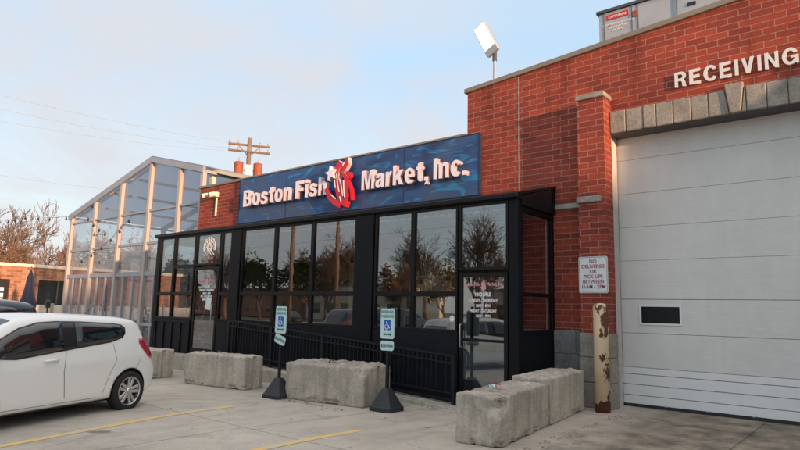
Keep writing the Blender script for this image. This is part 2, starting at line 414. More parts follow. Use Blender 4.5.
# ------------------------------------------------------------------ lettering
def text_mesh(s, size, ext=0.0, bold=0.0, align='CENTER', xs=1.0):
    cu = bpy.data.curves.new('lettering', 'FONT'); cu.body = s; cu.size = size; cu.extrude = ext; cu.offset = bold
    cu.align_x = align; cu.resolution_u = 3
    o = bpy.data.objects.new('lettering', cu); COL.objects.link(o)
    dg = bpy.context.evaluated_depsgraph_get(); dg.update()
    me = bpy.data.meshes.new_from_object(o.evaluated_get(dg)); 
    bpy.data.objects.remove(o); bpy.data.curves.remove(cu)
    for v in me.vertices: v.co.x *= xs
    return me

def text_obj(name, s, size, m, parent, loc, ext=0.002, bold=0.0, align='CENTER', rot=(R(90),0,0), xs=1.0):
    """loc is in the parent's local space; text faces -y with the default rotation"""
    me = text_mesh(s, size, ext, bold, align, xs); me.name = name
    me.transform(Matrix.Translation(Vector(loc)) @ (Matrix.Rotation(rot[2],4,'Z') @ Matrix.Rotation(rot[0],4,'X')))
    return link(name, me, m, parent)

# bold grotesque capitals and lower case, drawn as outlines (cap height 1)
def arc_(cx, cy, rx, ry, a0, a1, n=12): return [(cx+rx*math.cos(R(a0+(a1-a0)*i/n)), cy+ry*math.sin(R(a0+(a1-a0)*i/n))) for i in range(n+1)]
def stroke(pts, w, w1=None):
    w1 = w if w1 is None else w1; L_, Q_ = [], []; n = len(pts)
    for i, p in enumerate(pts):
        a = Vector(pts[max(0,i-1)]); b = Vector(pts[min(n-1,i+1)]); d = (b-a).normalized(); k = (w+(w1-w)*i/(n-1))/2
        L_.append((p[0]-d.y*k, p[1]+d.x*k)); Q_.append((p[0]+d.y*k, p[1]-d.x*k))
    return L_ + Q_[::-1]
GL = {
 'I': [[(0,0),(.2,0),(.2,1),(0,1)]], '.': [[(0,0),(.2,0),(.2,.2),(0,.2)]], ',': [[(0,0),(.10,0),(.10,-.06),(.04,-.13),(.04,-.2),(.16,-.13),(.2,0),(.2,.2),(0,.2)]],
 'F': [[(0,0),(.2,0),(.2,.41),(.58,.41),(.58,.58),(.2,.58),(.2,.83),(.65,.83),(.65,1),(0,1)]],
 'E': [[(0,0),(.69,0),(.69,.17),(.2,.17),(.2,.43),(.63,.43),(.63,.60),(.2,.60),(.2,.83),(.67,.83),(.67,1),(0,1)]],
 'i': [[(0,0),(.19,0),(.19,.73),(0,.73)], [(0,.82),(.19,.82),(.19,1),(0,1)]],
 'B': [[(0,0)]+arc_(.42,.29,.30,.29,-90,62)+arc_(.40,.745,.27,.255,-45,90)+[(0,1)], [(.2,.16)]+arc_(.40,.295,.115,.135,-90,90)+[(.2,.43)], [(.2,.59)]+arc_(.37,.715,.10,.125,-90,90)+[(.2,.84)]],
 'R': [[(0,0),(.2,0),(.2,.39),(.34,.39),(.43,.36),(.46,.29),(.48,.07),(.51,0),(.74,0),(.69,.07),(.67,.30),(.63,.41),(.55,.47)]+arc_(.41,.735,.31,.265,-52,90)+[(0,1)], [(.2,.555)]+arc_(.39,.695,.115,.14,-90,90)+[(.2,.835)]],
 'C': [arc_(.42,.5,.42,.52,32,325,28)+arc_(.42,.5,.215,.345,325,32,24)],
 'G': [arc_(.43,.5,.43,.52,32,308,28)+[(.71,.12),(.73,0),(.85,0),(.85,.55),(.45,.55),(.45,.39),(.66,.39)]+arc_(.43,.5,.215,.345,318,32,24)],
 'V': [[(.25,0),(.46,0),(.71,1),(.50,1),(.355,.30),(.21,1),(0,1)]],
 'N': [[(0,0),(.19,0),(.19,.66),(.54,0),(.74,0),(.74,1),(.55,1),(.55,.34),(.20,1),(0,1)]],
 'M': [[(0,0),(.18,0),(.18,.74),(.36,0),(.53,0),(.71,.74),(.71,0),(.89,0),(.89,1),(.61,1),(.445,.32),(.28,1),(0,1)]],
 'o': [arc_(.32,.37,.32,.39,0,345,26), arc_(.32,.37,.125,.23,0,345,22)],
 'n': [[(0,0),(.19,0),(.19,.40)]+arc_(.29,.42,.10,.16,180,0)+[(.39,0),(.58,0)]+arc_(.36,.48,.22,.275,0,112)+[(.18,.64),(.18,.74),(0,.74)]],
 'h': [[(0,0),(.19,0),(.19,.40)]+arc_(.29,.42,.10,.16,180,0)+[(.39,0),(.58,0)]+arc_(.36,.48,.22,.275,0,112)+[(.19,.66),(.19,1),(0,1)]],
 'r': [[(0,0),(.19,0),(.19,.36)]+arc_(.33,.36,.14,.20,180,80,8)+[(.38,.755),(.30,.75),(.22,.70),(.18,.62),(.18,.74),(0,.74)]],
 'k': [[(0,0),(.19,0),(.19,.21),(.27,.30),(.43,0),(.66,0),(.40,.44),(.64,.74),(.41,.74),(.19,.46),(.19,1),(0,1)]],
 't': [[(.30,0),(.39,0),(.39,.14),(.33,.145),(.30,.19),(.30,.60),(.40,.60),(.40,.74),(.30,.74),(.30,.95),(.11,.88),(.11,.74),(0,.74),(0,.60),(.11,.60),(.11,.15),(.17,.03)]],
 'c': [arc_(.31,.37,.31,.39,36,322,26)+arc_(.31,.37,.125,.23,322,36,22)],
 'e': [[(.62,.30)]+arc_(.31,.37,.31,.39,0,322,26)+arc_(.31,.37,.13,.235,300,197,10), [(.19,.43)]+[(.43,.43)]+arc_(.31,.44,.12,.17,0,180,12)],
 's': [stroke([(.50,.52),(.45,.62),(.30,.665),(.16,.63),(.115,.54),(.17,.45),(.30,.395),(.43,.335),(.475,.22),(.42,.11),(.28,.07),(.13,.10),(.06,.22)], .175)],
 'a': [[(.05,.51),(.235,.49),(.27,.60),(.34,.60),(.385,.56),(.385,.47),(.22,.43),(.07,.38),(0,.28),(0,.16),(.06,.03),(.20,-.02),(.30,.01),(.39,.09),(.41,0),(.60,0),(.575,.10),(.575,.54),(.52,.68),(.40,.75),(.24,.75),(.10,.67)], [(.385,.34),(.385,.24),(.33,.15),(.25,.125),(.20,.15),(.19,.22),(.23,.285)]],
}
def glyph_mesh(ch, ext):
    cu = bpy.data.curves.new('glyph', 'CURVE'); cu.dimensions = '2D'; cu.fill_mode = 'BOTH'; cu.extrude = ext
    for poly in GL[ch]:
        sp = cu.splines.new('POLY'); sp.points.add(len(poly)-1); sp.use_cyclic_u = True
        for p, (x, y) in zip(sp.points, poly): p.co = (x, y, 0, 1)
    o = bpy.data.objects.new('glyph', cu); COL.objects.link(o)
    dg = bpy.context.evaluated_depsgraph_get(); dg.update()
    me = bpy.data.meshes.new_from_object(o.evaluated_get(dg)); bpy.data.objects.remove(o); bpy.data.curves.remove(cu)
    return me
def letters(name, s, cap, parent, x0, x1, y, z, ext, face, side=None, gap=.115):
    """one mesh per character, spread between world x0..x1"""
    off = world_loc(parent); pos = []; x = 0
    for ch in s:
        if ch == ' ': x += .26; continue
        w = max(p[0] for poly in GL[ch] for p in poly); pos.append((ch, x)); x += w + gap
    k = (x1-x0)/(x-gap)
    for ch, px in pos:
        me = glyph_mesh(ch, ext); me.name = name
        me.transform(Matrix.Translation(Vector((x0, y, z)) - off) @ Matrix.Rotation(R(90),4,'X') @ Matrix.Diagonal((k,cap,1,1)) @ Matrix.Translation((px,0,0)))
        me.update(); link(name, me, face, parent)
        if side:
            me.materials.append(side)
            for p in me.polygons:
                if abs(p.normal.y) < 0.7: p.material_index = 1

# ------------------------------------------------------------------ world, sun, camera
SUN_EL = 4.5; SUN_AZ = 104.5      # azimuth clockwise from +y
def make_world():
    w = bpy.data.worlds.new('World'); SC.world = w; w.use_nodes = True
    nt = w.node_tree; N = nt.nodes; L = nt.links; bg = N['Background']
    sky = nd(nt, 'ShaderNodeTexSky', sky_type='NISHITA', sun_disc=False)
    sky.sun_elevation = R(SUN_EL); sky.sun_rotation = R(SUN_AZ); sky.altitude = 200; sky.air_density = 1.0; sky.dust_density = 0.6; sky.ozone_density = 1.3
    tc = nd(nt, 'ShaderNodeTexCoord'); V = tc.outputs['Generated']
    sp = nd(nt, 'ShaderNodeSeparateXYZ'); L.new(V, sp.inputs[0])
    # thin high haze over the blue, then soft broken cloud
    veil = ramp(nt, sp.outputs[2], [(0.0, (1.52, 1.62, 1.70)), (0.16, (1.38, 1.62, 1.80)), (0.36, (1.02, 1.42, 1.86)), (0.58, (1.35, 1.55, 1.80)), (0.8, (2.9, 2.75, 2.65)), (1.0, (3.1, 2.9, 2.75))])
    c = mixc(nt, 0.82, sky.outputs[0], veil)
    mp = nd(nt, 'ShaderNodeMapping'); mp.inputs['Scale'].default_value = (1, 1, 2.6); mp.inputs['Location'].default_value = (0.35, 0.1, 0.0); L.new(V, mp.inputs[0])
    n = noi(nt, mp.outputs[0], 1.9, 9, 0.58, 0.7)
    n = math_(nt, 'SUBTRACT', n, math_(nt, 'MULTIPLY', math_(nt, 'ADD', sp.outputs[0], 0.62), 0.30))
    cl = ramp(nt, n, [(0.40, (0,0,0)), (0.64, (1,1,1))])
    c = mixc(nt, math_(nt, 'MULTIPLY', math_(nt, 'MULTIPLY', cl, math_(nt, 'SUBTRACT', 1.6, math_(nt, 'MULTIPLY', sp.outputs[2], 1.4), True)), 0.88), c, (1.42, 1.42, 1.50))
    L.new(c, bg.inputs['Color']); bg.inputs['Strength'].default_value = 0.15
make_world()

sd = bpy.data.lights.new('sun', 'SUN'); sd.energy = 2.0; sd.angle = R(1.0); sd.color = (1.0, 0.60, 0.35)
so = bpy.data.objects.new('sun', sd); COL.objects.link(so)
dirv = Vector((math.sin(R(SUN_AZ))*math.cos(R(SUN_EL)), math.cos(R(SUN_AZ))*math.cos(R(SUN_EL)), math.sin(R(SUN_EL))))
so.rotation_euler = dirv.to_track_quat('Z', 'Y').to_euler(); so.location = (30, -10, 30)

cam = bpy.data.cameras.new('camera'); co = bpy.data.objects.new('camera', cam); COL.objects.link(co); SC.camera = co
cam.sensor_width = 36; cam.lens = 36*599.2/800; cam.clip_end = 2000; cam.clip_start = 0.05
yaw, pit, rol = R(-39.562), R(8.103), R(1.3117)
f = Vector((math.sin(yaw)*math.cos(pit), math.cos(yaw)*math.cos(pit), math.sin(pit))); r = Vector((math.cos(yaw), -math.sin(yaw), 0)); u = r.cross(f)
r2 = math.cos(rol)*r + math.sin(rol)*u; u2 = -math.sin(rol)*r + math.cos(rol)*u
co.matrix_world = Matrix(((r2.x,u2.x,-f.x,0),(r2.y,u2.y,-f.y,0),(r2.z,u2.z,-f.z,1.6),(0,0,0,1)))

SC.view_settings.view_transform = 'Standard'; SC.view_settings.look = 'None'; SC.view_settings.exposure = 1.83; SC.view_settings.gamma = 1.0
SC.render.engine = 'CYCLES'
try:
    SC.cycles.max_bounces = 10; SC.cycles.transparent_max_bounces = 24
except Exception: pass

# ------------------------------------------------------------------ ground
def ground():
    xs = [-60,-50,-40,-30,-24] + [-20 + i*0.4 for i in range(46)] + [-1.0, 0, 2, 6, 15, 30, 45]
    ys = [-30,-20,-10,-4] + [-2 + i*0.4 for i in range(33)] + [11.6, 14, 20, 30, 40]
    m = MB()
    for y in ys:
        for x in xs: m.v.append((x, y, zg(x, y)))
    W = len(xs)
    for j in range(len(ys)-1):
        for i in range(W-1): m.f.append((j*W+i, j*W+i+1, (j+1)*W+i+1, (j+1)*W+i))
    tag(m.build('parking_lot', M['ground'], smooth=True), kind='structure')
    g = MB().quad((-600,-600,-0.16),(600,-600,-0.16),(600,600,-0.16),(-600,600,-0.16))
    tag(g.build('far_ground', M['earth']), kind='structure')
    for (a, b_) in (((-8.70,6.27),(-7.30,0.4)), ((-5.83,6.27),(-5.45,1.2)), ((-12.3,6.1),(-11.0,0.2))):
        m = MB(); a = Vector(a); b = Vector(b_); d = (b-a).normalized(); s = Vector((-d.y, d.x))*0.068; K = 40
        for i in range(K+1):
            p = a.lerp(b, i/K)
            for q in (p+s, p-s): m.v.append((q.x, q.y, zg(q.x, q.y)+0.004))
        for i in range(K): m.f.append((2*i, 2*i+1, 2*i+3, 2*i+2))
        tag(m.build('parking_line', M['line']), kind='structure')
    # curb and footing strip in front of the shop
    m = MB(); K = 40
    for i in range(K+1):
        x = -17.6 + (17.6-5.75)*i/K
        zt = 0.28 if x < -13 else 0.28 + (x+13)/6.7*(-0.05-0.28)
        zt = max(zt, zg(x, 8.9)+0.012); yf = 8.90
        m.v += [(x, yf-0.02, -0.2), (x, yf, zt-0.012), (x, yf+0.012, zt), (x, 9.5, zt)]
    for i in range(K):
        for j in range(3): m.f.append((4*i+j, 4*i+j+1, 4*i+5+j, 4*i+4+j))
    tag(m.build('curb', M['curb'], recalc=True), kind='structure')
ground()

# ------------------------------------------------------------------ brick building
W0, GD = 10.8, 11.2
def ztop(x): return 6.42 + (x + 7.05)*0.0815     # underside of the rising parapet coping
def building():
    B = thing('brick_building', 'red brick market building with rising parapet and a receiving bay', 'building', (-7.05, W0, 0))
    XR = 6.0; JL, JR = -3.92, 0.28; ZL = 4.93
    m = MB()
    m.prism([(-5.85,0),(JL,0),(JL,ztop(JL)),(-5.85,ztop(-5.85))], 'y', W0, 22)
    m.prism([(-7.05,3.35),(-5.85,3.35),(-5.85,ztop(-5.85)),(-7.05,ztop(-7.05))], 'y', W0, 22)
    m.prism([(9.58,0),(W0,0),(W0,6.9),(10.4,6.9),(9.72,5.35),(9.58,5.25)], 'x', 2.4, XR)  # unseen wing, added and shaped to keep sun off the bay door
    m.prism([(JR,0),(XR,0),(XR,ztop(XR)),(JR,ztop(JR))], 'y', W0, 22)
    m.prism([(JL,ZL),(JR,ZL),(JR,ztop(JR)),(JL,ztop(JL))], 'y', W0, 11.5)
    m.box(JL, JR, 14, 22, 0, 6.2)
    m.build('wall', M['brick'], B)
    # low shop wall with a wide opening behind the glass front
    OL, OR_, OT = -16.6, -5.85, 3.25
    m = MB(); m.box(-17.5, OL, W0, 11.2, 0, 5.42); m.box(OL, -7.05, W0, 11.2, OT, 5.42)
    m.box(-17.5, -17.2, 11.2, 19, 0, 5.42)
    m.build('shop_wall', M['brick'], B)
    MB().box(-17.56, -7.053, W0-0.05, 11.3, 5.42, 5.50).build('shop_coping', M['coping'], B, bevel=0.01)
    MB().box(-17.2, -7.053, 11.2, 19, 5.0, 5.1).build('low_roof', M['grey_dark'], B)
    MB().box(-7.05, XR, 11.5, 22, 6.15, 6.25).build('roof', M['grey_dark'], B)
    # coping follows the slope
    m = MB(); a, b = -7.11, XR
    m.prism([(a,ztop(a)),(b,ztop(b)),(b,ztop(b)+0.10),(a,ztop(a)+0.10)], 'y', W0-0.06, 11.25)
    m.build('coping', M['coping'], B, bevel=0.008)
    # control joint
    MB().box(-5.80,-5.785, W0-0.003, W0+0.01, 4.05, ztop(-5.8)-0.01).build('control_joint', M['band'], B)
    # stone base
    for (x0, x1) in ((-5.84,-4.40),(0.76, 2.39)):
        m = MB(); z = 0; rnd = random.Random(3)
        for hh in (0.44, 0.43, 0.43):
            x = x0
            while x < x1 - 0.01:
                w = min(rnd.uniform(0.36,0.44), x1 - x)
                if x1 - x - w < 0.12: w = x1 - x
                m.box(x+0.004, x+w-0.004, W0-0.045-rnd.uniform(0,0.012), W0+0.01, z+0.004, z+hh-0.004); x += w
            z += hh
        m.build('stone_base', M['base_stone'], B, bevel=0.01)
        MB().box(x0, x1, W0-0.03, W0+0.005, 0, 1.298).build('base_backing', M['stone'], B)
    # pilasters either side of the bay
    for (x0, x1) in ((-4.38,-3.88),(0.24,0.74)):
        P = MB().box(x0, x1, 10.45, W0+0.02, 1.28, 5.57).build('pilaster', M['brick'], B)
        MB().box(x0-0.025, x1+0.03, 10.41, W0-0.002, 5.57, 5.665).build('pilaster_cap', M['stone'], P, bevel=0.012)
        m = MB(); z = 0
        for hh in (0.43,0.43,0.42):
            m.box(x0-0.02, x1+0.025, 10.42, W0+0.02, z+0.003, z+hh-0.003); z += hh
        m.build('pilaster_base', M['stone'], P, bevel=0.012)
        MB().box(x0-0.03, x1-0.08, 10.40, W0-0.002, 3.62, 3.73).build('pilaster_band', M['band'], P, bevel=0.01)
    # deeper return of the pilaster, jamb of the bay
    MB().box(-3.98,-3.912, 10.803, 11.16, 0, 4.93).build('door_jamb', M['jamb'], B)
    MB().box(0.272,0.34, 10.803, 11.16, 0, 4.93).build('door_jamb', M['jamb'], B)
    MB().box(-5.84,-4.42, W0-0.05, W0+0.01, 3.60, 3.70).build('stone_band', M['band'], B, bevel=0.008)
    MB().box(0.78, 2.39, W0-0.05, W0+0.01, 3.60, 3.70).build('stone_band', M['band'], B, bevel=0.008)
    # lintel of soldier stones with a keystone
    Lr = MB().box(JL+0.002, JR-0.002, W0+0.004, 11.45, 4.925, 4.99).build('lintel', M['grey_dark'], B)
    rnd = random.Random(8); x = -3.878
    edges = [x]; 
    while x < 0.22: x += rnd.choice((0.27,0.29,0.31,0.22)); edges.append(min(x, 0.238))
    kx = -1.81
    for a, b in zip(edges, edges[1:]):
        if b - a < 0.05: continue
        lo_a, lo_b, hi_a, hi_b = a, b, a, b
        if a < kx+0.16 and b > kx-0.16:
            if a < kx-0.16: lo_b = kx-0.085; hi_b = kx-0.145
            elif b > kx+0.16: lo_a = kx+0.085; hi_a = kx+0.145
            else: continue
        d = rnd.uniform(0.045,0.062)
        MB().prism([(lo_a+.004,4.93),(lo_b-.004,4.93),(hi_b-.004,5.345),(hi_a+.004,5.345)], 'y', W0-d, W0+0.01).build('lintel_stone', M['stone'], B, bevel=0.014)
    MB().prism([(kx-.08,4.925),(kx+.08,4.925),(kx+.14,5.43),(kx-.14,5.43)], 'y', W0-0.085, W0+0.01).build('keystone', M['stone'], B, bevel=0.014)
    # receiving door: seven sections
    D = MB().box(JL, JR, GD+0.05, GD+0.07, 0.02, 5.0).build('garage_door', M['grey_dark'], B)
    zs = [0.05, 0.69, 1.29, 1.90, 2.60, 3.22, 3.85, 4.50, 5.0]
    for i, (z0, z1) in enumerate(zip(zs, zs[1:])):
        m = MB()
        if i == 0:
            for a, b in ((0.05,0.201),(0.203,0.386),(0.388,0.566),(0.568,0.689)):
                m.prism([(GD+0.045,a),(GD-0.002,a+0.005),(GD-0.002,b-0.006),(GD+0.045,b)], 'x', JL, JR)
            o = m.build('door_panel', M['door_new'], D); o['label'] = 'newer white bottom section of the door'
        elif i == 2:
            m.prism([(GD+0.045,z0+.001),(GD+.004,z0+.006),(GD+.004,1.44),(GD+.045,1.44)], 'x', JL, JR)
            m.prism([(GD+0.045,1.80),(GD+.004,1.80),(GD+.004,z1-.008),(GD+.045,z1-.001)], 'x', JL, JR)
            m.box(JL,-3.60, GD+.004, GD+.045, 1.44, 1.80); m.box(-2.88,JR, GD+.004, GD+.045, 1.44, 1.80)
            P = m.build('door_panel', M['door'], D)
            m = MB(); 
            for bx in ((-3.60,-3.565,1.44,1.80),(-2.915,-2.88,1.44,1.80),(-3.565,-2.915,1.44,1.475),(-3.565,-2.915,1.765,1.80)):
                m.box(bx[0],bx[1],GD-0.012,GD+0.02,bx[2],bx[3])
            m.build('vision_frame', M['door_new'], P, bevel=0.004)
            MB().box(-3.565,-2.915,GD+0.006,GD+0.016,1.475,1.765).build('vision_pane', M['pane_black'], P)
        else:
            m.prism([(GD+0.045,z0+.001),(GD+.004,z0+.003),(GD+.004,z1-.004),(GD+.012,z1-.001),(GD+.045,z1-.001)], 'x', JL, JR)
            m.build('door_panel', M['door'], D)
    MB().box(JL, JR, GD-0.012, GD+0.04, 0.004, 0.05).build('bottom_seal', M['rubber'], D)
    m = MB()
    for k in range(7): m.box(-3.87+0.66*k, -3.84+0.66*k, GD-0.02, GD-0.008, 0.045, 0.065)
    m.build('seal_clip', M['galv'], D)
    # interior of the shop
    m = MB()
    X0, X1, Y0, Y1, Z0, Z1 = -17.2, -5.8, 11.2, 18.5, 0.0, 3.3
    m.quad((X0,Y1,Z0),(X1,Y1,Z0),(X1,Y1,Z1),(X0,Y1,Z1)); m.quad((X1+.002,Y0,Z0),(X1+.002,Y1,Z0),(X1+.002,Y1,Z1),(X1+.002,Y0,Z1)); m.quad((X0+.002,Y0,Z0),(X0+.002,Y1,Z0),(X0+.002,Y1,Z1),(X0+.002,Y0,Z1))
    m.build('interior_wall', M['interior'], B)
    MB().box(X0, -5.05, 9.42, Y1, -0.05, 0.012).build('interior_floor', M['inner_dark'], B)
    MB().box(X0, X1, Y0, Y1, Z1, Z1+0.05).build('interior_ceiling', M['inner_dark'], B)
    # RECEIVING letters
    letters('letter', 'RECEIVING', 0.27, B, -2.72, -0.90, W0-0.028, 5.56, 0.022, M['letter_grey'], gap=.19)
    return B
building()

# ------------------------------------------------------------------ big shop sign
def shop_sign():
    T = thing('shop_sign', 'long blue sea print sign board with raised letters and red lobster emblem', 'sign', (-10.9, 10.72, 4.08))
    MB().box(-15.17,-6.69,10.70,10.795,4.08,5.415).build('board', M['art'], T)
    m = MB()
    for bx in ((-15.19,-6.67,4.055,4.08),(-15.19,-6.67,5.415,5.435),(-15.19,-15.17,4.08,5.415),(-6.69,-6.67,4.08,5.415)): m.box(bx[0],bx[1],10.69,10.795,bx[2],bx[3])
    m.build('edge_trim', M['navy'], T)
    letters('letter', 'Boston Fish', 0.485, T, -14.74, -11.20, 10.58, 4.525, 0.06, M['pinkwhite'], M['return'])
    letters('letter', 'Market, Inc.', 0.475, T, -9.95, -6.90, 10.58, 4.50, 0.06, M['pinkwhite'], M['return'])
    # red lobster emblem, a generic channel-built crustacean with a star
    cx, cz = -10.68, 4.70
    def pc(nm, pts, w, w1, y0, y1, m_):
        o = MB().prism([(cx+x, cz+z) for x, z in stroke(pts, w, w1)], 'y', y0, y1).build(nm, M[m_], T)
        o.data.materials.append(M['return'])
        for p in o.data.polygons:
            if p.normal.x > 0.25 and p.center.z > .75 and abs(p.normal.y) < 0.5: p.material_index = 1  # upper right-facing sides coloured paler to imitate sunlit edges
    pc('emblem_body', [(.02,.60),(-.10,.45),(-.13,.25),(-.07,.0),(.02,-.25),(.12,-.52)], .17, .20, 10.47, 10.60, 'red')
    pc('emblem_claw', [(.00,.42),(.14,.44),(.24,.55),(.22,.68)], .22, .12, 10.477, 10.597, 'red')
    pc('emblem_tail', [(.06,-.50),(-.14,-.42),(-.34,-.28),(-.50,-.04)], .18, .09, 10.473, 10.593, 'red')
    pc('emblem_arm', [(.10,.28),(.22,.18),(.24,-.05),(.28,-.30),(.20,-.56)], .12, .11, 10.466, 10.596, 'red')
    pc('emblem_leg', [(.28,.05),(.40,-.16),(.44,-.42)], .07, .05, 10.48, 10.59, 'red')
    w = MB()
    for q in ([(-.09,.30),(-.05,.05),(.02,-.18)], [(-.17,.16),(-.12,-.06)], [(.05,.14),(.10,-.08),(.16,-.30)], [(.16,.10),(.18,-.14),(.22,-.34)], [(-.10,-.34),(-.30,-.20)], [(.05,-.30),(.10,-.44)], [(.10,.48),(.17,.56)]):
        w.prism([(cx+x,cz+z) for x,z in stroke(q, .030, .02)], 'y', 10.452, 10.463)
    w.build('emblem_white_line', M['pinkwhite'], T)  # white line work drawn on the red emblem
    st = []
    for k in range(10):
        a = math.pi/2 + k*math.pi/5 + 0.15; rr = 0.20 if k % 2 == 0 else 0.085; st.append((cx-0.27+rr*math.cos(a), cz+0.33+rr*math.sin(a)))
    MB().prism(st, 'y', 10.40, 10.6).build('star', M['pinkwhite'], T)
    MB().lathe([(0,0),(.10,0),(.10,.12),(0,.12)], (cx+.27, 10.475, cz+.22), 'y', 20).build('emblem_eye', M['red'], T)
    m = MB()
    for x in (-13.0,-10.85,-8.75): m.box(x-.006,x+.006,10.694,10.70,4.09,5.405)
    m.build('board_seam', M['navy'], T)
shop_sign()

# ------------------------------------------------------------------ glass front
YF = 9.32
def storefront():
    T = thing('glass_front', 'black framed glass porch along the shop with windows and two doors', 'glass porch', (-11.1, YF, 0))
    XL, XR, ZH = -17.27, -5.02, 3.60
    # sloped roof + fascia
    m = MB(); m.prism([(YF-.06,3.66),(10.78,4.03),(10.78,4.07),(YF-.06,3.70)], 'x', XL-.05, XR+.05); m.build('roof', M['black'], T)
    MB().box(XL-.03, XR+.03, YF-.05, YF+.1, ZH, 3.66).build('fascia', M['black'], T)
    MB().box(XL-.04, XR+.04, YF-.09, YF-.05, 3.62, 3.70).build('gutter', M['bronze'], T, bevel=.006)
    MB().prism([(YF+.1,3.50),(10.78,3.50),(10.78,4.025),(YF+.1,3.665)], 'x', XR-.05, XR+.03).build('side_fascia', M['black'], T)
    MB().prism([(YF+.1,3.50),(10.78,3.50),(10.78,4.025),(YF+.1,3.665)], 'x', XL-.03, XL+.05).build('side_fascia', M['black'], T)
    m = MB()
    for k in range(60): m.box(XL+.08+k*.2, XL+.2+k*.2, YF+.1, 10.76, 3.44, 3.47)
    m.build('ceiling_batten', M['interior'], T)
    # posts, pillars
    for (a, b, d) in ((XL, XL+.17, .17), (XR-.19, XR, .19), (-13.42,-13.02,.2), (-8.90,-8.40,.2)):
        MB().box(a, b, YF-.03 if b-a > .3 else YF, YF+d, -0.05, ZH).build('pillar', M['black'], T, bevel=.006)
    def window(x0, x1, rails, z0=1.22, z1=ZH, fw=.045, y=YF, glass=True):
        m = MB()
        m.box(x0, x0+fw, y+.002, y+.09, z0, z1); m.box(x1-fw, x1, y+.002, y+.09, z0, z1)
        zs = [z0] + list(rails) + [z1]
        for i, z in enumerate(zs):
            a, b = (z, z+.05) if i == 0 else ((z-.05, z) if i == len(zs)-1 else (z-.045, z+.045))
            m.box(x0+fw, x1-fw, y+.004, y+.088, a, b)
        w = m.build('window', M['bronze'], T, bevel=.004)
        for i in range(len(zs)-1):
            a = zs[i] + .05; b = zs[i+1] - .05
            MB().box(x0+fw, x1-fw, y+.045, y+.051, a, b).build('pane', M['glass'], w, off=world_loc(T))
        return w
    # left bay
    window(-17.10, -16.27, [1.93]); window(-16.25, -15.17, [1.93, 2.71]); window(-13.93, -13.44, [1.93])
    # bay A and bay B
    for a, b in ((-13.0,-11.66),(-11.655,-10.32),(-10.315,-8.92),(-8.38,-7.37),(-7.365,-6.29)): window(a, b, [1.93])
    # over the doors
    w1 = window(-15.15, -13.95, [], 2.71, ZH); w2 = window(-6.27, -5.22, [], 2.36, ZH)
    # knee walls below the sill
    MB().box(XL+.17, -15.17, YF+.01, YF+.09, -.05, 1.215).build('knee_wall', M['panel_black'], T)
    MB().box(-13.93, -13.43, YF+.01, YF+.09, -.05, 1.215).build('knee_wall', M['panel_black'], T)
    MB().box(-13.01, -8.91, YF+.01, YF+.09, -.05, 1.215).build('knee_wall', M['panel_black'], T)
    MB().box(-8.39, -6.28, YF+.01, YF+.09, -.05, 1.215).build('knee_wall', M['panel_black'], T)
    # vertical boards on left knee wall
    m = MB()
    for x in (-17.0,-16.55,-16.1,-15.65,-15.2): m.box(x-.03, x+.03, YF-.02, YF+.008, .28, 1.2)
    m.box(-17.08,-15.17,YF-.022,YF+.006,1.12,1.2)
    m.build('knee_batten', M['black'], T, bevel=.003)
    # right return wall
    m = MB(); X = XR-.02
    m.box(X-.07, X, 10.70, 10.795, 0, 3.5); m.box(X-.068, X-.002, YF+.19, 10.70, 3.40, 3.5); m.box(X-.068, X-.002, YF+.19, 10.70, 1.90, 1.97); m.box(X-.068, X-.002, YF+.19, 10.70, 1.22, 1.29)
    sw = m.build('side_window', M['black'], T, bevel=.004)
    MB().box(X-.04, X-.034, YF+.19, 10.70, 1.97, 3.40).build('pane', M['glass'], sw, off=world_loc(T))
    MB().box(X-.04, X-.034, YF+.19, 10.70, 1.29, 1.90).build('pane', M['glass'], sw, off=world_loc(T))
    MB().box(X-.06, X-.012, YF+.19, 10.70, 0, 1.22).build('side_panel', M['panel_black'], T)
    MB().box(X-.085, X-.072, 10.60, 10.64, 1.3, 3.4).build('pull_cord', M['cream'], T)
    # left return wall
    m = MB(); X = XL+.04
    m.box(X, X+.06, 10.70, 10.795, 0, 3.5); m.box(X+.002, X+.058, YF+.17, 10.7, 1.9, 1.97); m.box(X+.002,X+.058,YF+.17,10.7,1.2,1.27)
    lw_ = m.build('side_window', M['black'], T)
    MB().box(X+.02, X+.026, YF+.17, 10.7, 1.27, 3.5).build('pane', M['glass'], lw_, off=world_loc(T))
    MB().box(X+.01, X+.05, YF+.17, 10.7, 0, 1.2).build('side_panel', M['panel_black'], T)
    # doors
    def door(x0, x1, z0, z1, mid, hx):
        st = .075; m = MB(); y0, y1 = YF+.012, YF+.062
        m.box(x0, x0+st, y0, y1, z0, z1); m.box(x1-st, x1, y0, y1, z0, z1)
        m.box(x0+st, x1-st, y0+.002, y1-.002, z1-.07, z1); m.box(x0+st, x1-st, y0+.002, y1-.002, z0, z0+.18)
        if mid: m.box(x0+st, x1-st, y0-.01, y1+.01, mid-.025, mid+.025)
        d = m.build('door', M['bronze'], T, bevel=.004)
        MB().box(x0+st, x1-st, y0+.02, y0+.026, z0+.18, z1-.07).build('pane', M['glass'], d, off=world_loc(T))
        h = MB(); h.tube([(hx, y0, .95+z0),(hx, y0-.06, .95+z0),(hx, y0-.06, 1.35+z0),(hx, y0, 1.35+z0)], .014, 8)
        h.build('handle', M['galv'], d, off=world_loc(T), smooth=True)
        return d, y0
    dL, y0 = door(-15.12, -13.98, .28, 2.66, None, -14.12)
    dR, y0 = door(-6.25, -5.24, 0.02, 2.31, 1.10, -6.19)
    off = world_loc(T)
    def dtext(d, s, size, m_, x, z, b=.001, xs=1.0): text_obj('lettering', s, size, m_, d, Vector((x, y0+.014, z)) - off, .0015, b, xs=xs)
    # right door lettering
    cx = -5.745
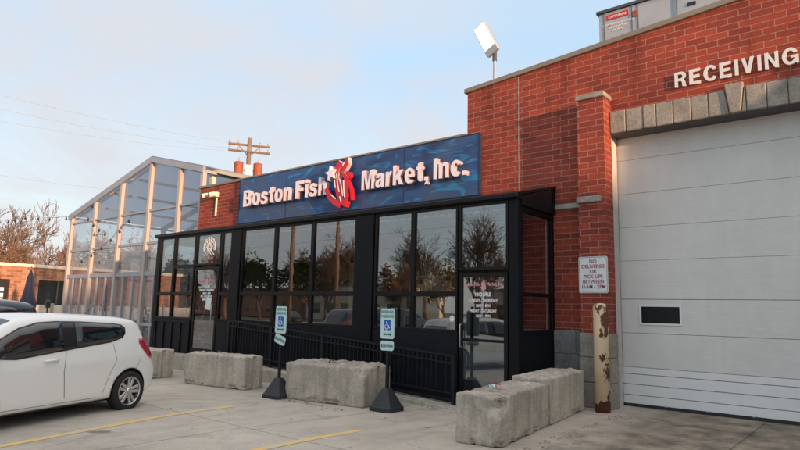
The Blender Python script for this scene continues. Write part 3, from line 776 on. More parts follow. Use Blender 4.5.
    dtext(dR, 'Boston Fish', .085, M['txt_pink'], cx-.24, 2.075, .003, .82); dtext(dR, 'Market, Inc.', .085, M['txt_pink'], cx+.245, 2.075, .003, .82)
    e = MB(); ex, ez = cx, 2.09
    e.prism([(ex+x*.15,ez+z*.17) for x,z in [(-.30,.12),(-.16,.22),(.02,.40),(.16,.62),(.27,.50),(.20,.34),(.34,.06),(.42,-.26),(.44,-.44),(.26,-.52),(.12,-.60),(-.22,-.42),(-.46,-.05),(-.20,-.26),(-.18,-.08)]], 'y', y0+.012, y0+.016)
    e.build('door_emblem', M['txt_pink'], dR, off=off)
    dtext(dR, 'HOURS', .10, M['txt_white'], cx, 1.885, .002)
    for i, s in enumerate(('SUNDAY - THURSDAY', '10AM - 8PM', 'FRIDAY - SATURDAY', '10AM - 9PM')):
        dtext(dR, s, .07, M['txt_white'], cx, 1.785 - i*.092, .002, .86)
    # left door lettering
    cx = -14.5
    dtext(dL, 'Boston Fish', .085, M['txt_pink'], cx-.24, 2.24, .004); dtext(dL, 'Market', .085, M['txt_pink'], cx+.24, 2.24, .004)
    MB().prism([(cx-.04,2.18),(cx+.04,2.18),(cx+.06,2.28),(cx,2.38),(cx-.06,2.28)], 'y', y0+.012, y0+.016).build('door_emblem', M['txt_pink'], dL, off=off)
    dtext(dL, 'HOURS', .085, M['txt_white'], cx, 2.10, .004)
    for i, s in enumerate(('SUNDAY THURSDAY', '10AM - 8PM', 'FRI - SATURDAY', '10AM - 9PM')):
        dtext(dL, s, .075, M['txt_white'], cx, 2.0 - i*.085, .004)
    # emblem above the left door: ship's wheel in white line work, small red wording
    m = MB(); ex, ez, yy = -14.52, 3.20, YF+.038
    def arc(r, a0, a1, n=20): return [(ex+r*math.cos(R(a0+(a1-a0)*i/n)), yy, ez+r*math.sin(R(a0+(a1-a0)*i/n))) for i in range(n+1)]
    m.tube(arc(.27,-20,200), .012, 5); m.tube(arc(.215,-20,200), .008, 5); m.tube(arc(.11,0,360), .010, 5)
    for a in range(-10,200,28):
        m.tube([(ex+.05*math.cos(R(a)),yy,ez+.05*math.sin(R(a))),(ex+.30*math.cos(R(a)),yy,ez+.30*math.sin(R(a)))], .010, 5)
    m.tube([(ex-.24,yy,ez-.22),(ex,yy,ez-.02),(ex+.24,yy,ez-.22)], .012, 5); m.tube([(ex-.15,yy,ez-.24),(ex+.15,yy,ez+.02)], .010, 5); m.tube([(ex+.15,yy,ez-.24),(ex-.15,yy,ez+.02)], .010, 5)
    m.build('window_emblem', M['txt_white'], w1, off=off)
    me = text_obj('lettering', 'MARKET', .10, M['txt_pink'], w1, Vector((ex, yy, 2.86))-off, .0015, .002, xs=1.2)
    MB().box(ex-.2, ex-.17, yy-.004, yy, 2.77, 2.81).box(ex+.15, ex+.18, yy-.004, yy, 2.77, 2.81).build('window_sticker', M['txt_white'], w1, off=off)
    return T
storefront()
tag(MB().box(-14.52,-14.27, YF+.006, YF+.010, 1.50, 1.82).build('paper_notice', M['signface'], off=(-14.4,YF,1.5)), 'white paper notice taped inside the left glass door', 'notice')
bpy.data.objects['paper_notice'].location = (-14.4, YF+.012, 1.5); bpy.data.objects['paper_notice'].rotation_euler = (0, R(8), 0)
o = MB().lathe([(0,0),(.055,0),(.055,.004),(0,.004)], (0,0,0), 'y', 20).build('round_sticker', M['txt_white']); o.location = (-6.42, YF+.036, 1.47)
tag(o, 'round white sticker low in the window left of the right door', 'sticker')

# ------------------------------------------------------------------ railing in front of the glass
def railing():
    T = thing('metal_railing', 'low black metal railing with close upright bars under the windows', 'railing', (-9.7, 9.2, 0))
    xa, xb = -13.15, -6.26
    top = lambda x: 1.25 + (x-xa)/(xb-xa)*(0.80-1.25); bot = lambda x: 0.27 + (x-xa)/(xb-xa)*(-0.03-0.27)
    Y = 9.2
    for dz, w in ((0,.04),(-.13,.03)): MB().bar((xa,Y,top(xa)+dz),(xb,Y,top(xb)+dz), .04, w).build('top_rail', M['rail'], T)
    for dz in (.05,.17): MB().bar((xa,Y,bot(xa)+dz),(xb,Y,bot(xb)+dz), .035, .03).build('bottom_rail', M['rail'], T)
    m = MB(); n = 62
    for i in range(n):
        x = xa + (xb-xa)*(i+.5)/n; m.box(x-.009, x+.009, Y-.009, Y+.009, bot(x)+.18, top(x)-.01)
        m.box(x-.022, x+.022, Y-.012, Y+.012, top(x)-.10, top(x)-.055)
    m.build('baluster', M['rail'], T)
    for x in (xa, -11.45, -9.7, -8.0, xb): MB().box(x-.03,x+.03,Y-.03,Y+.03,bot(x)-.05,top(x)+.02).build('post', M['rail'], T)
railing()

# ------------------------------------------------------------------ things inside the shop
def inside():
    t = thing('display_shelf', 'pine shelf unit with goods seen through the right windows', 'shelf', (-9.0, 12.4, 0))
    m = MB(); m.box(-9.7,-9.62,12.3,12.8,0,2.5); m.box(-8.38,-8.30,12.3,12.8,0,2.5)
    for z in (.4,1.0,1.55,2.05,2.44): m.box(-9.62,-8.38,12.3,12.8,z,z+.06)
    m.build('frame', M['wood'], t, bevel=.004)
    rnd = random.Random(2); m = MB()
    for z in (.46,1.06,1.61,2.11):
        x = -9.58
        while x < -8.55:
            w = rnd.uniform(.08,.2); m.box(x, x+w-.015, 12.36, 12.6, z, z+rnd.uniform(.15,.36)); x += w
    m.build('goods', M['cream'], t)
    t = thing('display_case', 'long white fish display case behind the right door', 'display case', (-7.4, 12.6, 0))
    MB().box(-8.2,-6.2,12.3,13.3,0,.95).build('cabinet', M['white'], t, bevel=.01)
    MB().prism([(12.35,.96),(13.25,.96),(13.25,1.45),(12.65,1.45)],'x',-8.18,-6.22).build('glass_top', M['glass'], t)
    MB().box(-8.2,-6.2,12.26,12.297,.72,.86).build('front_strip', M['wood'], t)
    t = thing('wall_menu', 'yellow edged menu board on the back wall of the shop', 'menu board', (-12, 18.4, 1.8))
    MB().box(-14,-9.5,18.40,18.46,1.9,2.9).build('board', M['navy'], t); 
    m = MB(); m.box(-14.08,-9.42,18.39,18.45,2.9,2.98); m.box(-14.08,-9.42,18.39,18.45,1.82,1.9); m.build('frame', M['wood'], t)
    t = thing('service_counter', 'long wooden service counter inside behind the left windows', 'counter', (-13, 14.2, 0))
    MB().box(-15.5,-10.8,14.0,14.7,0.013,1.0).build('cabinet', M['interior'], t); MB().box(-15.55,-10.75,13.93,14.75,1.0,1.06).build('worktop', M['white'], t)
    t = thing('wood_partition', 'tan wooden partition panel inside behind the middle windows', 'partition', (-11.2, 12.4, 0))
    MB().box(-12.0,-11.5,12.3,12.36,0.013,2.9).build('panel', M['wood'], t)
    t = thing('price_board', 'blue and white price board hanging over the fish display', 'price board', (-7.1,12.9,1.6))
    MB().box(-7.9,-6.5,12.9,12.94,1.75,2.15).build('board', M['blue'], t); m = MB()
    for k in range(5): m.box(-7.85+.27*k,-7.63+.27*k,12.88,12.897,1.8,2.1)
    m.build('card', M['white'], t); MB().box(-7.86,-7.84,12.91,12.93,2.15,3.3).box(-6.56,-6.54,12.91,12.93,2.15,3.3).build('hanger', M['trim'], t)
    # flowers in the left door
    t = thing('flower_bunch', 'pink and cream flowers with dark leaves behind the left glass door', 'flowers', (-15.05, 9.85, 0.012))
    MB().lathe([(0,0),(.16,0),(.2,.35),(.17,.36),(0,.34)], (-14.95,9.65,0.013), 'z', 18).build('pot', M['grey_dark'], t)
    rnd = random.Random(5); lf = MB(); fl = MB(); fp = MB()
    for i in range(200):
        p = Vector((-14.95+rnd.gauss(0,.19), 9.66+rnd.gauss(0,.08), .45+rnd.random()*1.05))
        a = Vector((rnd.gauss(0,1),rnd.gauss(0,1),rnd.gauss(0,1))).normalized()*.06; b = a.orthogonal().normalized()*.03
        lf.quad(p-a, p+b, p+a, p-b)
    for i in range(34):
        p = Vector((-14.95+rnd.gauss(0,.18), 9.52+rnd.gauss(0,.05), .55+rnd.random()*1.05)); k = fl if rnd.random() < .5 else fp
        for q in range(7):
            a = 2*math.pi*q/7; d = Vector((math.cos(a), rnd.uniform(-.4,.1), math.sin(a)))*.055; e = d.cross(Vector((0,1,0))).normalized()*.025
            k.quad(p, p+d*.6+e, p+d, p+d*.6-e)
    lf.build('leaves', M['leaf'], t, recalc=False); fl.build('blossom', M['cream'], t, recalc=False); fp.build('blossom', M['txt_pink'], t, recalc=False)
inside()

# ------------------------------------------------------------------ concrete blocks
def block(label, corner, ang, L, D, H, seed, matk='block', lump=0.0, group='concrete barrier blocks', hook=True, notch=True, chip=None):
    """corner = near left bottom corner; long side runs along ang"""
    z0 = zg(corner[0], corner[1])
    T = thing('concrete_block', label, 'concrete block', (corner[0], corner[1], z0), ang, group)
    bm = bmesh.new(); nx, ny, nz = 60, 26, 24
    g = {}
    def pt(i, j, k):
        if (i,j,k) in g: return g[(i,j,k)]
        x, y, z = L*i/nx, D*j/ny, H*k/nz
        g[(i,j,k)] = bm.verts.new((x,y,z)); return g[(i,j,k)]
    for a in range(nx):
        for b in range(ny):
            bm.faces.new((pt(a,b,0),pt(a,b+1,0),pt(a+1,b+1,0),pt(a+1,b,0))); bm.faces.new((pt(a,b,nz),pt(a+1,b,nz),pt(a+1,b+1,nz),pt(a,b+1,nz)))
    for a in range(nx):
        for c in range(nz):
            bm.faces.new((pt(a,0,c),pt(a+1,0,c),pt(a+1,0,c+1),pt(a,0,c+1))); bm.faces.new((pt(a,ny,c),pt(a,ny,c+1),pt(a+1,ny,c+1),pt(a+1,ny,c)))
    for b in range(ny):
        for c in range(nz):
            bm.faces.new((pt(0,b,c),pt(0,b,c+1),pt(0,b+1,c+1),pt(0,b+1,c))); bm.faces.new((pt(nx,b,c),pt(nx,b+1,c),pt(nx,b+1,c+1),pt(nx,b,c+1)))
    so_ = Vector((seed*7.3, seed*3.1, seed*1.7))
    for v in bm.verts:
        p = v.co.copy()
        q_ = .028; c = Vector((min(max(p.x,q_),L-q_), min(max(p.y,q_),D-q_), min(max(p.z,q_),H-q_)))
        d = p - c                                # round the edges, unevenly
        if d.length > 1e-6:
            nn = noise.noise((p+so_)*4.5) + .6*noise.noise((p+so_)*15)
            rr = 0.036 - 0.040*max(0, nn-.05)
            v.co = c + d.normalized()*min(d.length, q_ if sum(abs(q) > .001 for q in d) < 2 else rr)
        if notch:                                # interlocking grooves cast into the ends and near one end of the face
            if p.x > L-.001 or p.x < .001:
                t = abs(p.y - D*0.58)
                if t < .10: v.co.x += (-1 if p.x > L/2 else 1)*.075*(1 - S(t/.10))
            if p.y < .001:
                t = abs(p.x - L*0.13)
                if t < .05: v.co.y += .018*(1 - t/.05)
        n1 = noise.fractal((p+so_)*5.0, 1.0, 2.0, 4); n2 = noise.noise((p+so_)*22)
        nrm = Vector((0,0,0)); ctr = Vector((L/2,D/2,H/2)); q = p-ctr
        ax = max(range(3), key=lambda i: abs(q[i])/ctr[i]); nrm[ax] = math.copysign(1, q[ax])
        if p.z > .01: v.co += nrm*(n1*.0045 + n2*.0025)
        if p.z > H-.01:
            edge = min(p.x, L-p.x, p.y, D-p.y)
            v.co.z += lump*S(edge/.14)*(.5+.8*noise.fractal((p+so_)*5.5, 1.0, 2.0, 4)) + (-.02*max(0,noise.noise((p+so_)*9)))
        if chip:                                 # broken corner
            dd = (p - Vector(chip[:3])).length
            if dd < chip[3]: v.co += (ctr - p).normalized()*(chip[3]-dd)*.55*(1+.9*n1+.5*n2)
        if p.z < .07 and noise.noise((p*5.0+so_)) > .28: v.co += Vector((.02 if p.x < .01 else (-.02 if p.x > L-.01 else 0), .02 if p.y < .01 else (-.02 if p.y > D-.01 else 0), .015))
    me = bpy.data.meshes.new('body'); bm.to_mesh(me); bm.free()
    for p in me.polygons: p.use_smooth = True
    o = link('body', me, M[matk], T)
    if hook:
        hk = MB(); cx, cy = L*.42, D*.5; hk.tube([(cx-.07,cy,H-.03),(cx-.05,cy,H+.045),(cx,cy,H+.065),(cx+.05,cy,H+.045),(cx+.07,cy,H-.03)], .011, 6)
        hk.build('lifting_loop', M['brake'], T, off=(0,0,0), smooth=True)
    return T
block('pale grey block nearest the white car, half hidden by its tail', (-14.9,7.05), R(8), 1.60,.62,.64, 1, lump=.02)
block('streaked grey block between the white car and the left disabled parking sign', (-12.18,7.42), R(9.5), 1.80,.54,.66, 2, lump=.03)
block('weathered block with rough top between the two disabled parking signs', (-9.02,7.62), R(8.2), 1.80,.86,.67, 3, 'block_dark', lump=.06, chip=(1.8,0,.67,.17))
block('chipped stained block in front with litter on its broken top', (-3.74,6.50), R(97.8), 1.83,.60,.60, 4, 'block_dark', lump=-.035, notch=False, hook=False, chip=(0,.0,.60,.30))
block('smoother block behind the chipped one, next to the rusty bollard', (-3.985,8.36), R(97.0), 1.76,.60,.66, 5, lump=.03, notch=False, hook=False)
def litter():
    rnd = random.Random(4)
    for nm, mk, p, s_, lab in (('wrapper', 'signface_teal', (-4.14,7.0,.625), .05, 'crumpled light blue wrapper on the chipped block'), ('wrapper','red',(-4.2,7.22,.635),.045,'crumpled red wrapper on the chipped block')):
        m = MB(); n = 6
        for i in range(n):
            for j in range(n):
                m.v.append((p[0]+(i-n/2)*s_*.4, p[1]+(j-n/2)*s_*.35, p[2]+rnd.uniform(0,s_)))
        for i in range(n-1):
            for j in range(n-1): m.f.append((i*n+j,(i+1)*n+j,(i+1)*n+j+1,i*n+j+1))
        ob = m.build(nm, M[mk], off=p); ob.location = p; tag(ob, lab, 'litter')
litter()

# ------------------------------------------------------------------ disabled parking signs on rubber bases
def isa(mb, cx, cz, s, y):
    def P(x, z): return (cx + x*s, y, cz + z*s)
    mb.lathe([(0,0),(.07*s,0),(.07*s,.003),(0,.003)], P(-.05,.36), 'y', 12)
    mb.tube([P(-.05,.26), P(-.03,.02), P(.20,.02), P(.30,-.26), P(.38,-.23)], .035*s, 5); mb.tube([P(-.04,.14), P(.16,.14)], .03*s, 5)
    mb.tube([P(.19+.0,-.10)]+[P(-.02+.25*math.cos(R(a)), -.12+.25*math.sin(R(a))) for a in range(-35,-250,-18)], .035*s, 5)
def parking_sign(label, x, y, rz_plate, lean, rz):
    T = thing('parking_sign', label, 'parking sign', (x, y, zg(x,y)), rz, 'disabled parking signs on rubber bases')
    m = MB(); n = 4
    def ring(r, z, rot=0): return [(r*sx*(1-.18*0), r*sy, z) for sx, sy in ((-1,-.75),(-.75,-1),(.75,-1),(1,-.75),(1,.75),(.75,1),(-.75,1),(-1,.75))]
    rs = [ring(.235,0), ring(.235,.07), ring(.215,.085), ring(.075,.35), ring(.06,.37)]
    for q in rs: m.v += q
    for i in range(4):
        for k in range(8): m.f.append((i*8+k, i*8+(k+1)%8, (i+1)*8+(k+1)%8, (i+1)*8+k))
    m.f.append(tuple(range(32,40))); m.build('base', M['rubber'], T, off=(0,0,0), bevel=.008)
    MB().box(-.025,.025,-.02,.02,.36,1.80).build('pole', M['rail'], T, off=(0,0,0))
    z0, z1 = 1.20, 1.715
    def plate(nm, w, za, zb, rz2, fm):
        c = .03; poly = [(-w+c,za),(w-c,za),(w,za+c),(w,zb-c),(w-c,zb),(-w+c,zb),(-w,zb-c),(-w,za+c)]
        o = MB().prism(poly, 'y', -.032, -.024).build(nm, fm, T, off=(0,0,0)); return o
    a = plate('sign_plate', .155, z0, z1, 0, M['signface_teal'])
    text_obj('lettering', 'RESERVED', .068, M['txt_green'], a, (0,-.0335,1.635), .001, .001, xs=.95); text_obj('lettering', 'PARKING', .068, M['txt_green'], a, (0,-.0335,1.56), .001, .001)
    MB().box(-.075,.075,-.0345,-.0325,1.335,1.52).build('symbol_panel', M['blue'], a, off=(0,0,0))
    s_ = MB(); isa(s_, -.005, 1.425, .17, -.0365); s_.build('symbol', M['txt_white'], a, off=(0,0,0))
    MB().prism([(-.10,1.275),(-.06,1.305),(-.06,1.288),(.06,1.288),(.06,1.305),(.10,1.275),(.06,1.245),(.06,1.262),(-.06,1.262),(-.06,1.245)],'y',-.0345,-.0325).build('arrow', M['txt_green'], a, off=(0,0,0))
    b = plate('fine_plate', .15, 1.00, 1.165, rz_plate, M['signface_teal'])
    text_obj('lettering', '$250 FINE', .075, M['txt_green'], b, (0,-.0335,1.055), .001, .002, xs=.85)
    b.rotation_euler = (0, rz_plate, 0)
    if rz_plate: b.location = (-1.08*math.sin(rz_plate)*1.0, 0, 1.08*(1-math.cos(rz_plate)))
    T.rotation_euler = (0, lean, rz)
    return T
parking_sign('disabled parking sign with a crooked fine plate left of the rough block', -9.18, 7.60, R(16), R(.4), R(2))
parking_sign('disabled parking sign with a straight fine plate right of the rough block', -6.83, 8.02, 0, R(0), R(0))

# ------------------------------------------------------------------ bollard, delivery sign
T = thing('bollard', 'peeling cream yellow steel bollard with rust beside the garage door', 'bollard', (-3.90,10.13,0))
MB().lathe([(0,-.02),(.125,-.02),(.125,1.72),(.118,1.755),(.095,1.78),(.05,1.795),(0,1.80)], (0,0,0), 'z', 40).build('post', M['bollard'], T, off=(0,0,0), smooth=True)
def delivery_sign():
    T = thing('delivery_sign', 'white sign about deliveries on the brick pilaster', 'sign', (-4.13, 10.43, 1.98))
    def rr(w, h, c, x=0, z=0): 
        o = []
        for sx, sz, a0 in ((1,-1,-90),(1,1,0),(-1,1,90),(-1,-1,180)):
            for k in range(5):
                a = R(a0 + k*22.5); o.append((x+sx*(w-c)+c*math.cos(a), z+sz*(h-c)+c*math.sin(a)))
        return o
    P = MB().prism(rr(.265,.325,.035,0,.325), 'y', -.006, 0).build('plate', M['signface'], T, off=(0,0,0))
    m = MB(); q = rr(.25,.31,.03,0,.325); m.tube([(x,-.007,z) for x,z in q+[q[0]]], .0035, 4, False); m.build('border', M['txt_red'], P, off=(0,0,0))
    for i, s in enumerate(('NO','DELIVERIES','OR','PICK UPS','BETWEEN','11AM - 2PM')):
        text_obj('lettering', s, .088, M['txt_red'], P, (0,-.0075,.535-.09*i), .001, .0015, xs=.98)
delivery_sign()

# ------------------------------------------------------------------ flood lamp, camera unit, roof gear
def floodlight():
    T = thing('floodlight', 'lit white floodlight on a thin pole above the brick parapet', 'floodlight', (-6.45,10.95,6.3))
    MB().tube([(-6.45,10.95,6.3),(-6.45,10.95,7.2)], .035, 10).build('pole', M['galv'], T)
    MB().tube([(-6.45,10.95,7.08),(-6.45,10.95,7.30)], .05, 10).build('bracket', M['grey_dark'], T)
    # head tilted: long axis leans left, face to the lot
    Z = Vector((-.32,-.12,.72)).normalized(); F_ = Vector((-.05,-.90,-.18)); F_ = (F_ - Z*F_.dot(Z)).normalized(); X = Z.cross(F_)
    MM = Matrix(((X.x,F_.x,Z.x,-6.45),(X.y,F_.y,Z.y,10.92),(X.z,F_.z,Z.z,7.25),(0,0,0,1)))
    h = MB().box(-.17,.17,-.05,.05,0,.76); hb = MB().add(h, MM); hb.build('head', M['galv'], T, bevel=.02)
    for k in range(1):
        MB().add(MB().box(-.14,.14,.051,.058,.16,.73), MM).build('lens', M['lamp_on'], T)
    fin = MB()
    for k in range(5): fin.add(MB().box(-.15+.07*k,-.135+.07*k,-.10,-.05,.1,.65), MM)
    fin.build('cooling_fin', M['grey_dark'], T)
floodlight()
def seccam():
    T = thing('security_camera', 'twin cream security cameras at the left end of the brick wall', 'security camera', (-16.6,10.7,4.4))
    MB().box(-16.88,-16.42,10.68,10.795,5.04,5.20).build('mount', M['cream'], T, bevel=.01)
    for x in (-16.88,-16.48):
        m = MB(); m.tube([(x,10.68,5.13),(x-.05,10.50,5.07)], .075, 14); c = m.build('camera', M['cream'], T, smooth=False)
        MB().tube([(x-.05,10.50,5.07),(x-.054,10.485,5.065)], .05, 12).build('lens', M['trim'], c, off=world_loc(T))
    MB().tube([(-16.5,10.77,5.02),(-16.5,10.77,4.42)], .03, 8).build('conduit', M['cream'], T)
seccam()
def roofgear():
    T = thing('rooftop_unit', 'grey rooftop air unit with red and white stickers above the parapet', 'roof unit', (-3.5,14.0,6.25))
    B0 = MB().box(-5.25,-1.2,14.0,16.5,6.26,9.05).build('cabinet', M['galv'], T, bevel=.01)
    MB().box(-5.30,-1.15,13.95,16.55,9.05,9.12).build('lid', M['grey_dark'], T)
    m = MB()
    for x in (-5.12,-4.44,-4.30,-3.50,-3.42): m.box(x-.006,x+.006,13.985,14.0,6.3,9.05)
    m.build('panel_seam', M['grey_dark'], B0, off=world_loc(T))
    MB().box(-5.06,-4.52,13.99,13.998,8.83,8.97).build('sticker', M['red'], B0, off=world_loc(T))
    text_obj('lettering', 'CAPTIVEAIRE', .085, M['txt_white'], B0, Vector((-4.79,13.988,8.87))-world_loc(T), .001, .001, xs=.88)
    for i, s in enumerate(('COMMERCIAL KITCHEN', 'VENTILATION', 'SYSTEMS')): text_obj('lettering', s, .07, M['txt_white'], B0, Vector((-4.78,13.988,8.68-.085*i))-world_loc(T), .001, .001)
    MB().box(-4.42,-4.32,13.97,13.998,8.74,8.88).build('latch', M['rusty'], B0, off=world_loc(T)); MB().box(-3.20,-3.02,13.98,13.998,8.62,8.70).build('handle_slot', M['trim'], B0, off=world_loc(T))
    T = thing('roof_frame', 'cream painted roof frame behind the left end of the parapet', 'roof frame', (-17.0,11.6,5.1))
    MB().bar((-18.1,11.5,6.28),(-15.6,11.5,5.66),.16,.12).build('beam', M['cream'], T); MB().box(-18.02,-17.84,11.42,11.58,5.0,6.25).build('post', M['cream'], T)
    MB().bar((-18.1,11.62,6.28),(-18.1,16.5,6.28),.12,.12).build('beam', M['cream'], T)
    MB().quad((-18.0,11.6,6.24),(-15.6,11.6,5.64),(-15.6,16.5,5.64),(-18.0,16.5,6.24)).build('sheet', M['gh_alu'], T)
roofgear()

# ------------------------------------------------------------------ greenhouse
def greenhouse():
    Y0, Y1 = 11.0, 24.0; XA, XP, XB = -27.95, -21.1, -17.62; ZA, ZP, ZB = 5.35, 6.97, 6.13
    T = thing('greenhouse', 'tall glazed dining pavilion with pitched roof left of the shop', 'glass pavilion', (-22.8,Y0,0))
    zr = lambda x: ZA + (x-XA)/(XP-XA)*(ZP-ZA) if x < XP else ZP + (x-XP)/(XB-XP)*(ZB-ZP)
    posts = (-27.85,-25.65,-23.4,-21.2,-19.15,-17.72)
    for x in posts: MB().box(x-.085,x+.085,Y0-.06,Y0+.08,0,zr(x)-.03).build('post', M['gh_post'], T, bevel=.006)
    for y in (15.3,19.6,Y1):
        for x in (XA+.1,XB-.1): MB().box(x-.09,x+.09,y-.09,y+.09,0,zr(x)-.05).build('post', M['gh_post'], T)
    for z, h_ in ((5.04,.07),(3.83,.09),(2.72,.16),(0.9,.1)):
        MB().box(XA+.05, XB-.05, Y0-.03, Y0+.05, z-h_/2, z+h_/2).build('rail', M['gh_alu'], T)
    for z in (3.83,2.72):
        MB().box(XA+.02, XA+.1, Y0+.1, Y1, z-.05, z+.05).build('rail', M['gh_alu'], T)
        MB().box(XA+.05, XB-.05, Y1-.04, Y1+.04, z-.05, z+.05).build('rail', M['gh_alu'], T)
    for i in range(17):
        x = XA + .75*(i+1)
        if x < XB-.2: MB().box(x-.035,x+.035,Y0-.02,Y0+.04,0,2.66).build('lower_mullion', M['gh_alu'], T)
    # roof edges and rafters
    for y in (Y0-.05, 15.3, 19.6, Y1):
        w = .10
        MB().bar((XA-.12,y,ZA-.05),(XP,y,ZP),w,.20).build('rafter', M['gh_alu'], T); MB().bar((XP,y,ZP),(XB,y,ZB),w,.20).build('rafter', M['gh_alu'], T)
    for x in (XA+.02,-26.3,-24.6,-22.9,XP,-19.3,XB-.03):
        MB().bar((x,Y0,zr(x)-.05),(x,Y1,zr(x)-.05),.07,.10).build('purlin', M['gh_alu'], T)
    # diagonal braces inside
    MB().bar((XA+.5,15.3,4.6),(XB-.2,15.3,6.0),.08,.16).build('brace', M['gh_alu'], T); MB().bar((-24,Y0+2.1,3.9),(XB-.1,Y0+2.1,6.1),.08,.14).build('brace', M['gh_alu'], T)
    for (a, b) in (((XA-.1,ZA-.02),(XP,ZP+.03)), ((XP,ZP+.03),(XB,ZB+.03))):
        dn = .03
        MB().prism([(a[0],a[1]+.08),(b[0],b[1]+.08),(b[0],b[1]+.08+dn),(a[0],a[1]+.08+dn)],'y',Y0-.1,Y1).build('roof_sheet', M['gh_roof'], T)
    xs = list(posts)
    for a, b in zip(xs, xs[1:]):
        MB().prism([(a+.085,.05),(b-.085,.05),(b-.085,zr(b-.085)-.12),(a+.085,zr(a+.085)-.12)] if not (a < XP < b) else [(a+.085,.05),(b-.085,.05),(b-.085,zr(b-.085)-.12),(XP,ZP-.12),(a+.085,zr(a+.085)-.12)], 'y', Y0+.055, Y0+.063).build('pane', M['gh_glass'], T)
    for y0, y1 in ((Y0+.1,15.2),(15.4,19.5),(19.7,Y1-.1)):
        MB().box(XA+.03,XA+.038,y0,y1,.05,ZA-.1).build('pane', M['gh_glass'], T)
    MB().prism([(XA,.05),(XB,.05),(XB,ZB-.1),(XP,ZP-.1),(XA,ZA-.1)],'y',Y1-.01,Y1).build('pane', M['gh_glass'], T)
greenhouse()

def umbrella(label, x, y, z0, z1, w):
    T = thing('patio_umbrella', label, 'umbrella', (x,y,0), 0, 'closed patio umbrellas')
    MB().tube([(x,y,0),(x,y,z1+.15)], .03, 8).build('pole', M['grey_dark'], T)
    MB().lathe([(0,0),(.3,0),(.3,.08),(0,.1)], (x,y,0), 'z', 18).build('base', M['grey_dark'], T)
    m = MB(); n = 24
    prof = [(z0,.9*w),(z0+.12*(z1-z0),w),(z0+.3*(z1-z0),.72*w),(z0+.5*(z1-z0),.55*w),(z0+.8*(z1-z0),.36*w),(z1,.05*w)]
    for z, r_ in prof:
        for k in range(n):
            a = 2*math.pi*k/n; rr = r_*(1 + (.22 if k % 3 == 0 else -.08)); m.v.append((x+rr*math.cos(a), y+rr*math.sin(a), z))
    for i in range(len(prof)-1):
        for k in range(n): m.f.append((i*n+k,i*n+(k+1)%n,(i+1)*n+(k+1)%n,(i+1)*n+k))
    m.build('canopy', M['navy'], T)
umbrella('closed navy umbrella in front of the old brick house', -33.0, 11.35, 1.25, 3.2, .34)
umbrella('closed grey blue umbrella inside the glass pavilion', -28.6, 13.2, 1.25, 2.75, .30)

def pavilion_furniture():
    def table(lab, x, y):
        T = thing('cafe_table', lab, 'table', (x,y,0), 0, 'cafe tables in the pavilion')
        MB().lathe([(0,.72),(.42,.72),(.43,.75),(0,.76)], (x,y,0), 'z', 20).build('table_top', M['wood'], T); MB().tube([(x,y,0.02),(x,y,.72)], .04, 8).build('leg', M['grey_dark'], T)
        MB().lathe([(0,0),(.26,0),(.24,.03),(0,.05)], (x,y,0), 'z', 16).build('foot', M['grey_dark'], T)
    def chair(x, y, rz):
        T = thing('cafe_chair', 'dark cafe chair at a table inside the glass pavilion', 'chair', (x,y,0), rz, 'cafe chairs in the pavilion')
        MB().box(-.2,.2,-.2,.2,.44,.48).build('seat', M['grey_dark'], T, off=(0,0,0)); MB().box(-.2,.2,.17,.2,.55,.92).build('backrest', M['grey_dark'], T, off=(0,0,0))
        for a in (-1,1):
            MB().tube([(a*.18,-.18,0),(a*.18,-.18,.45)],.016,6).build('leg', M['trim'], T, off=(0,0,0)); MB().tube([(a*.18,.185,0),(a*.18,.185,.92)],.016,6).build('leg', M['trim'], T, off=(0,0,0))
    for i,(x,y) in enumerate(((-25.6,12.6),(-23.2,13.4),(-20.6,12.8))):
        table(('leftmost','middle','rightmost')[i] + ' round wooden cafe table inside the glass pavilion', x, y)
        chair(x-.7, y, R(90)); chair(x+.7, y+.1, R(-90)); chair(x+.1, y+.75, R(5))
    for x, h_, mk, lab in ((-22.0,1.5,'leaf','dark green potted plant inside the pavilion glass'),(-19.2,1.9,'txt_pink','pink flowering potted plant inside the pavilion glass'),(-18.3,1.2,'leaf','low green potted plant beside the pink one in the pavilion')):
        rnd = random.Random(int(-x*10)); T = thing('potted_plant', lab, 'plant', (x,11.7,0)); MB().lathe([(0,0),(.2,0),(.27,.45),(.23,.46),(0,.42)], (x,11.7,0), 'z', 18).build('pot', M['rusty'], T)
        m = MB(); st = MB()
        for k in range(60):
            p = Vector((x+rnd.gauss(0,.22), 11.7+rnd.gauss(0,.2), .5+rnd.random()*(h_-.5))); leaf_cloud(m, p, 4, .07, .055, rnd)
            if k % 6 == 0: st.tube([(x,11.7,.42), p], [.012,.006], 4, False)
        m.build('leaves', M[mk], T, recalc=False); st.build('stems', M['bark'], T, recalc=False)
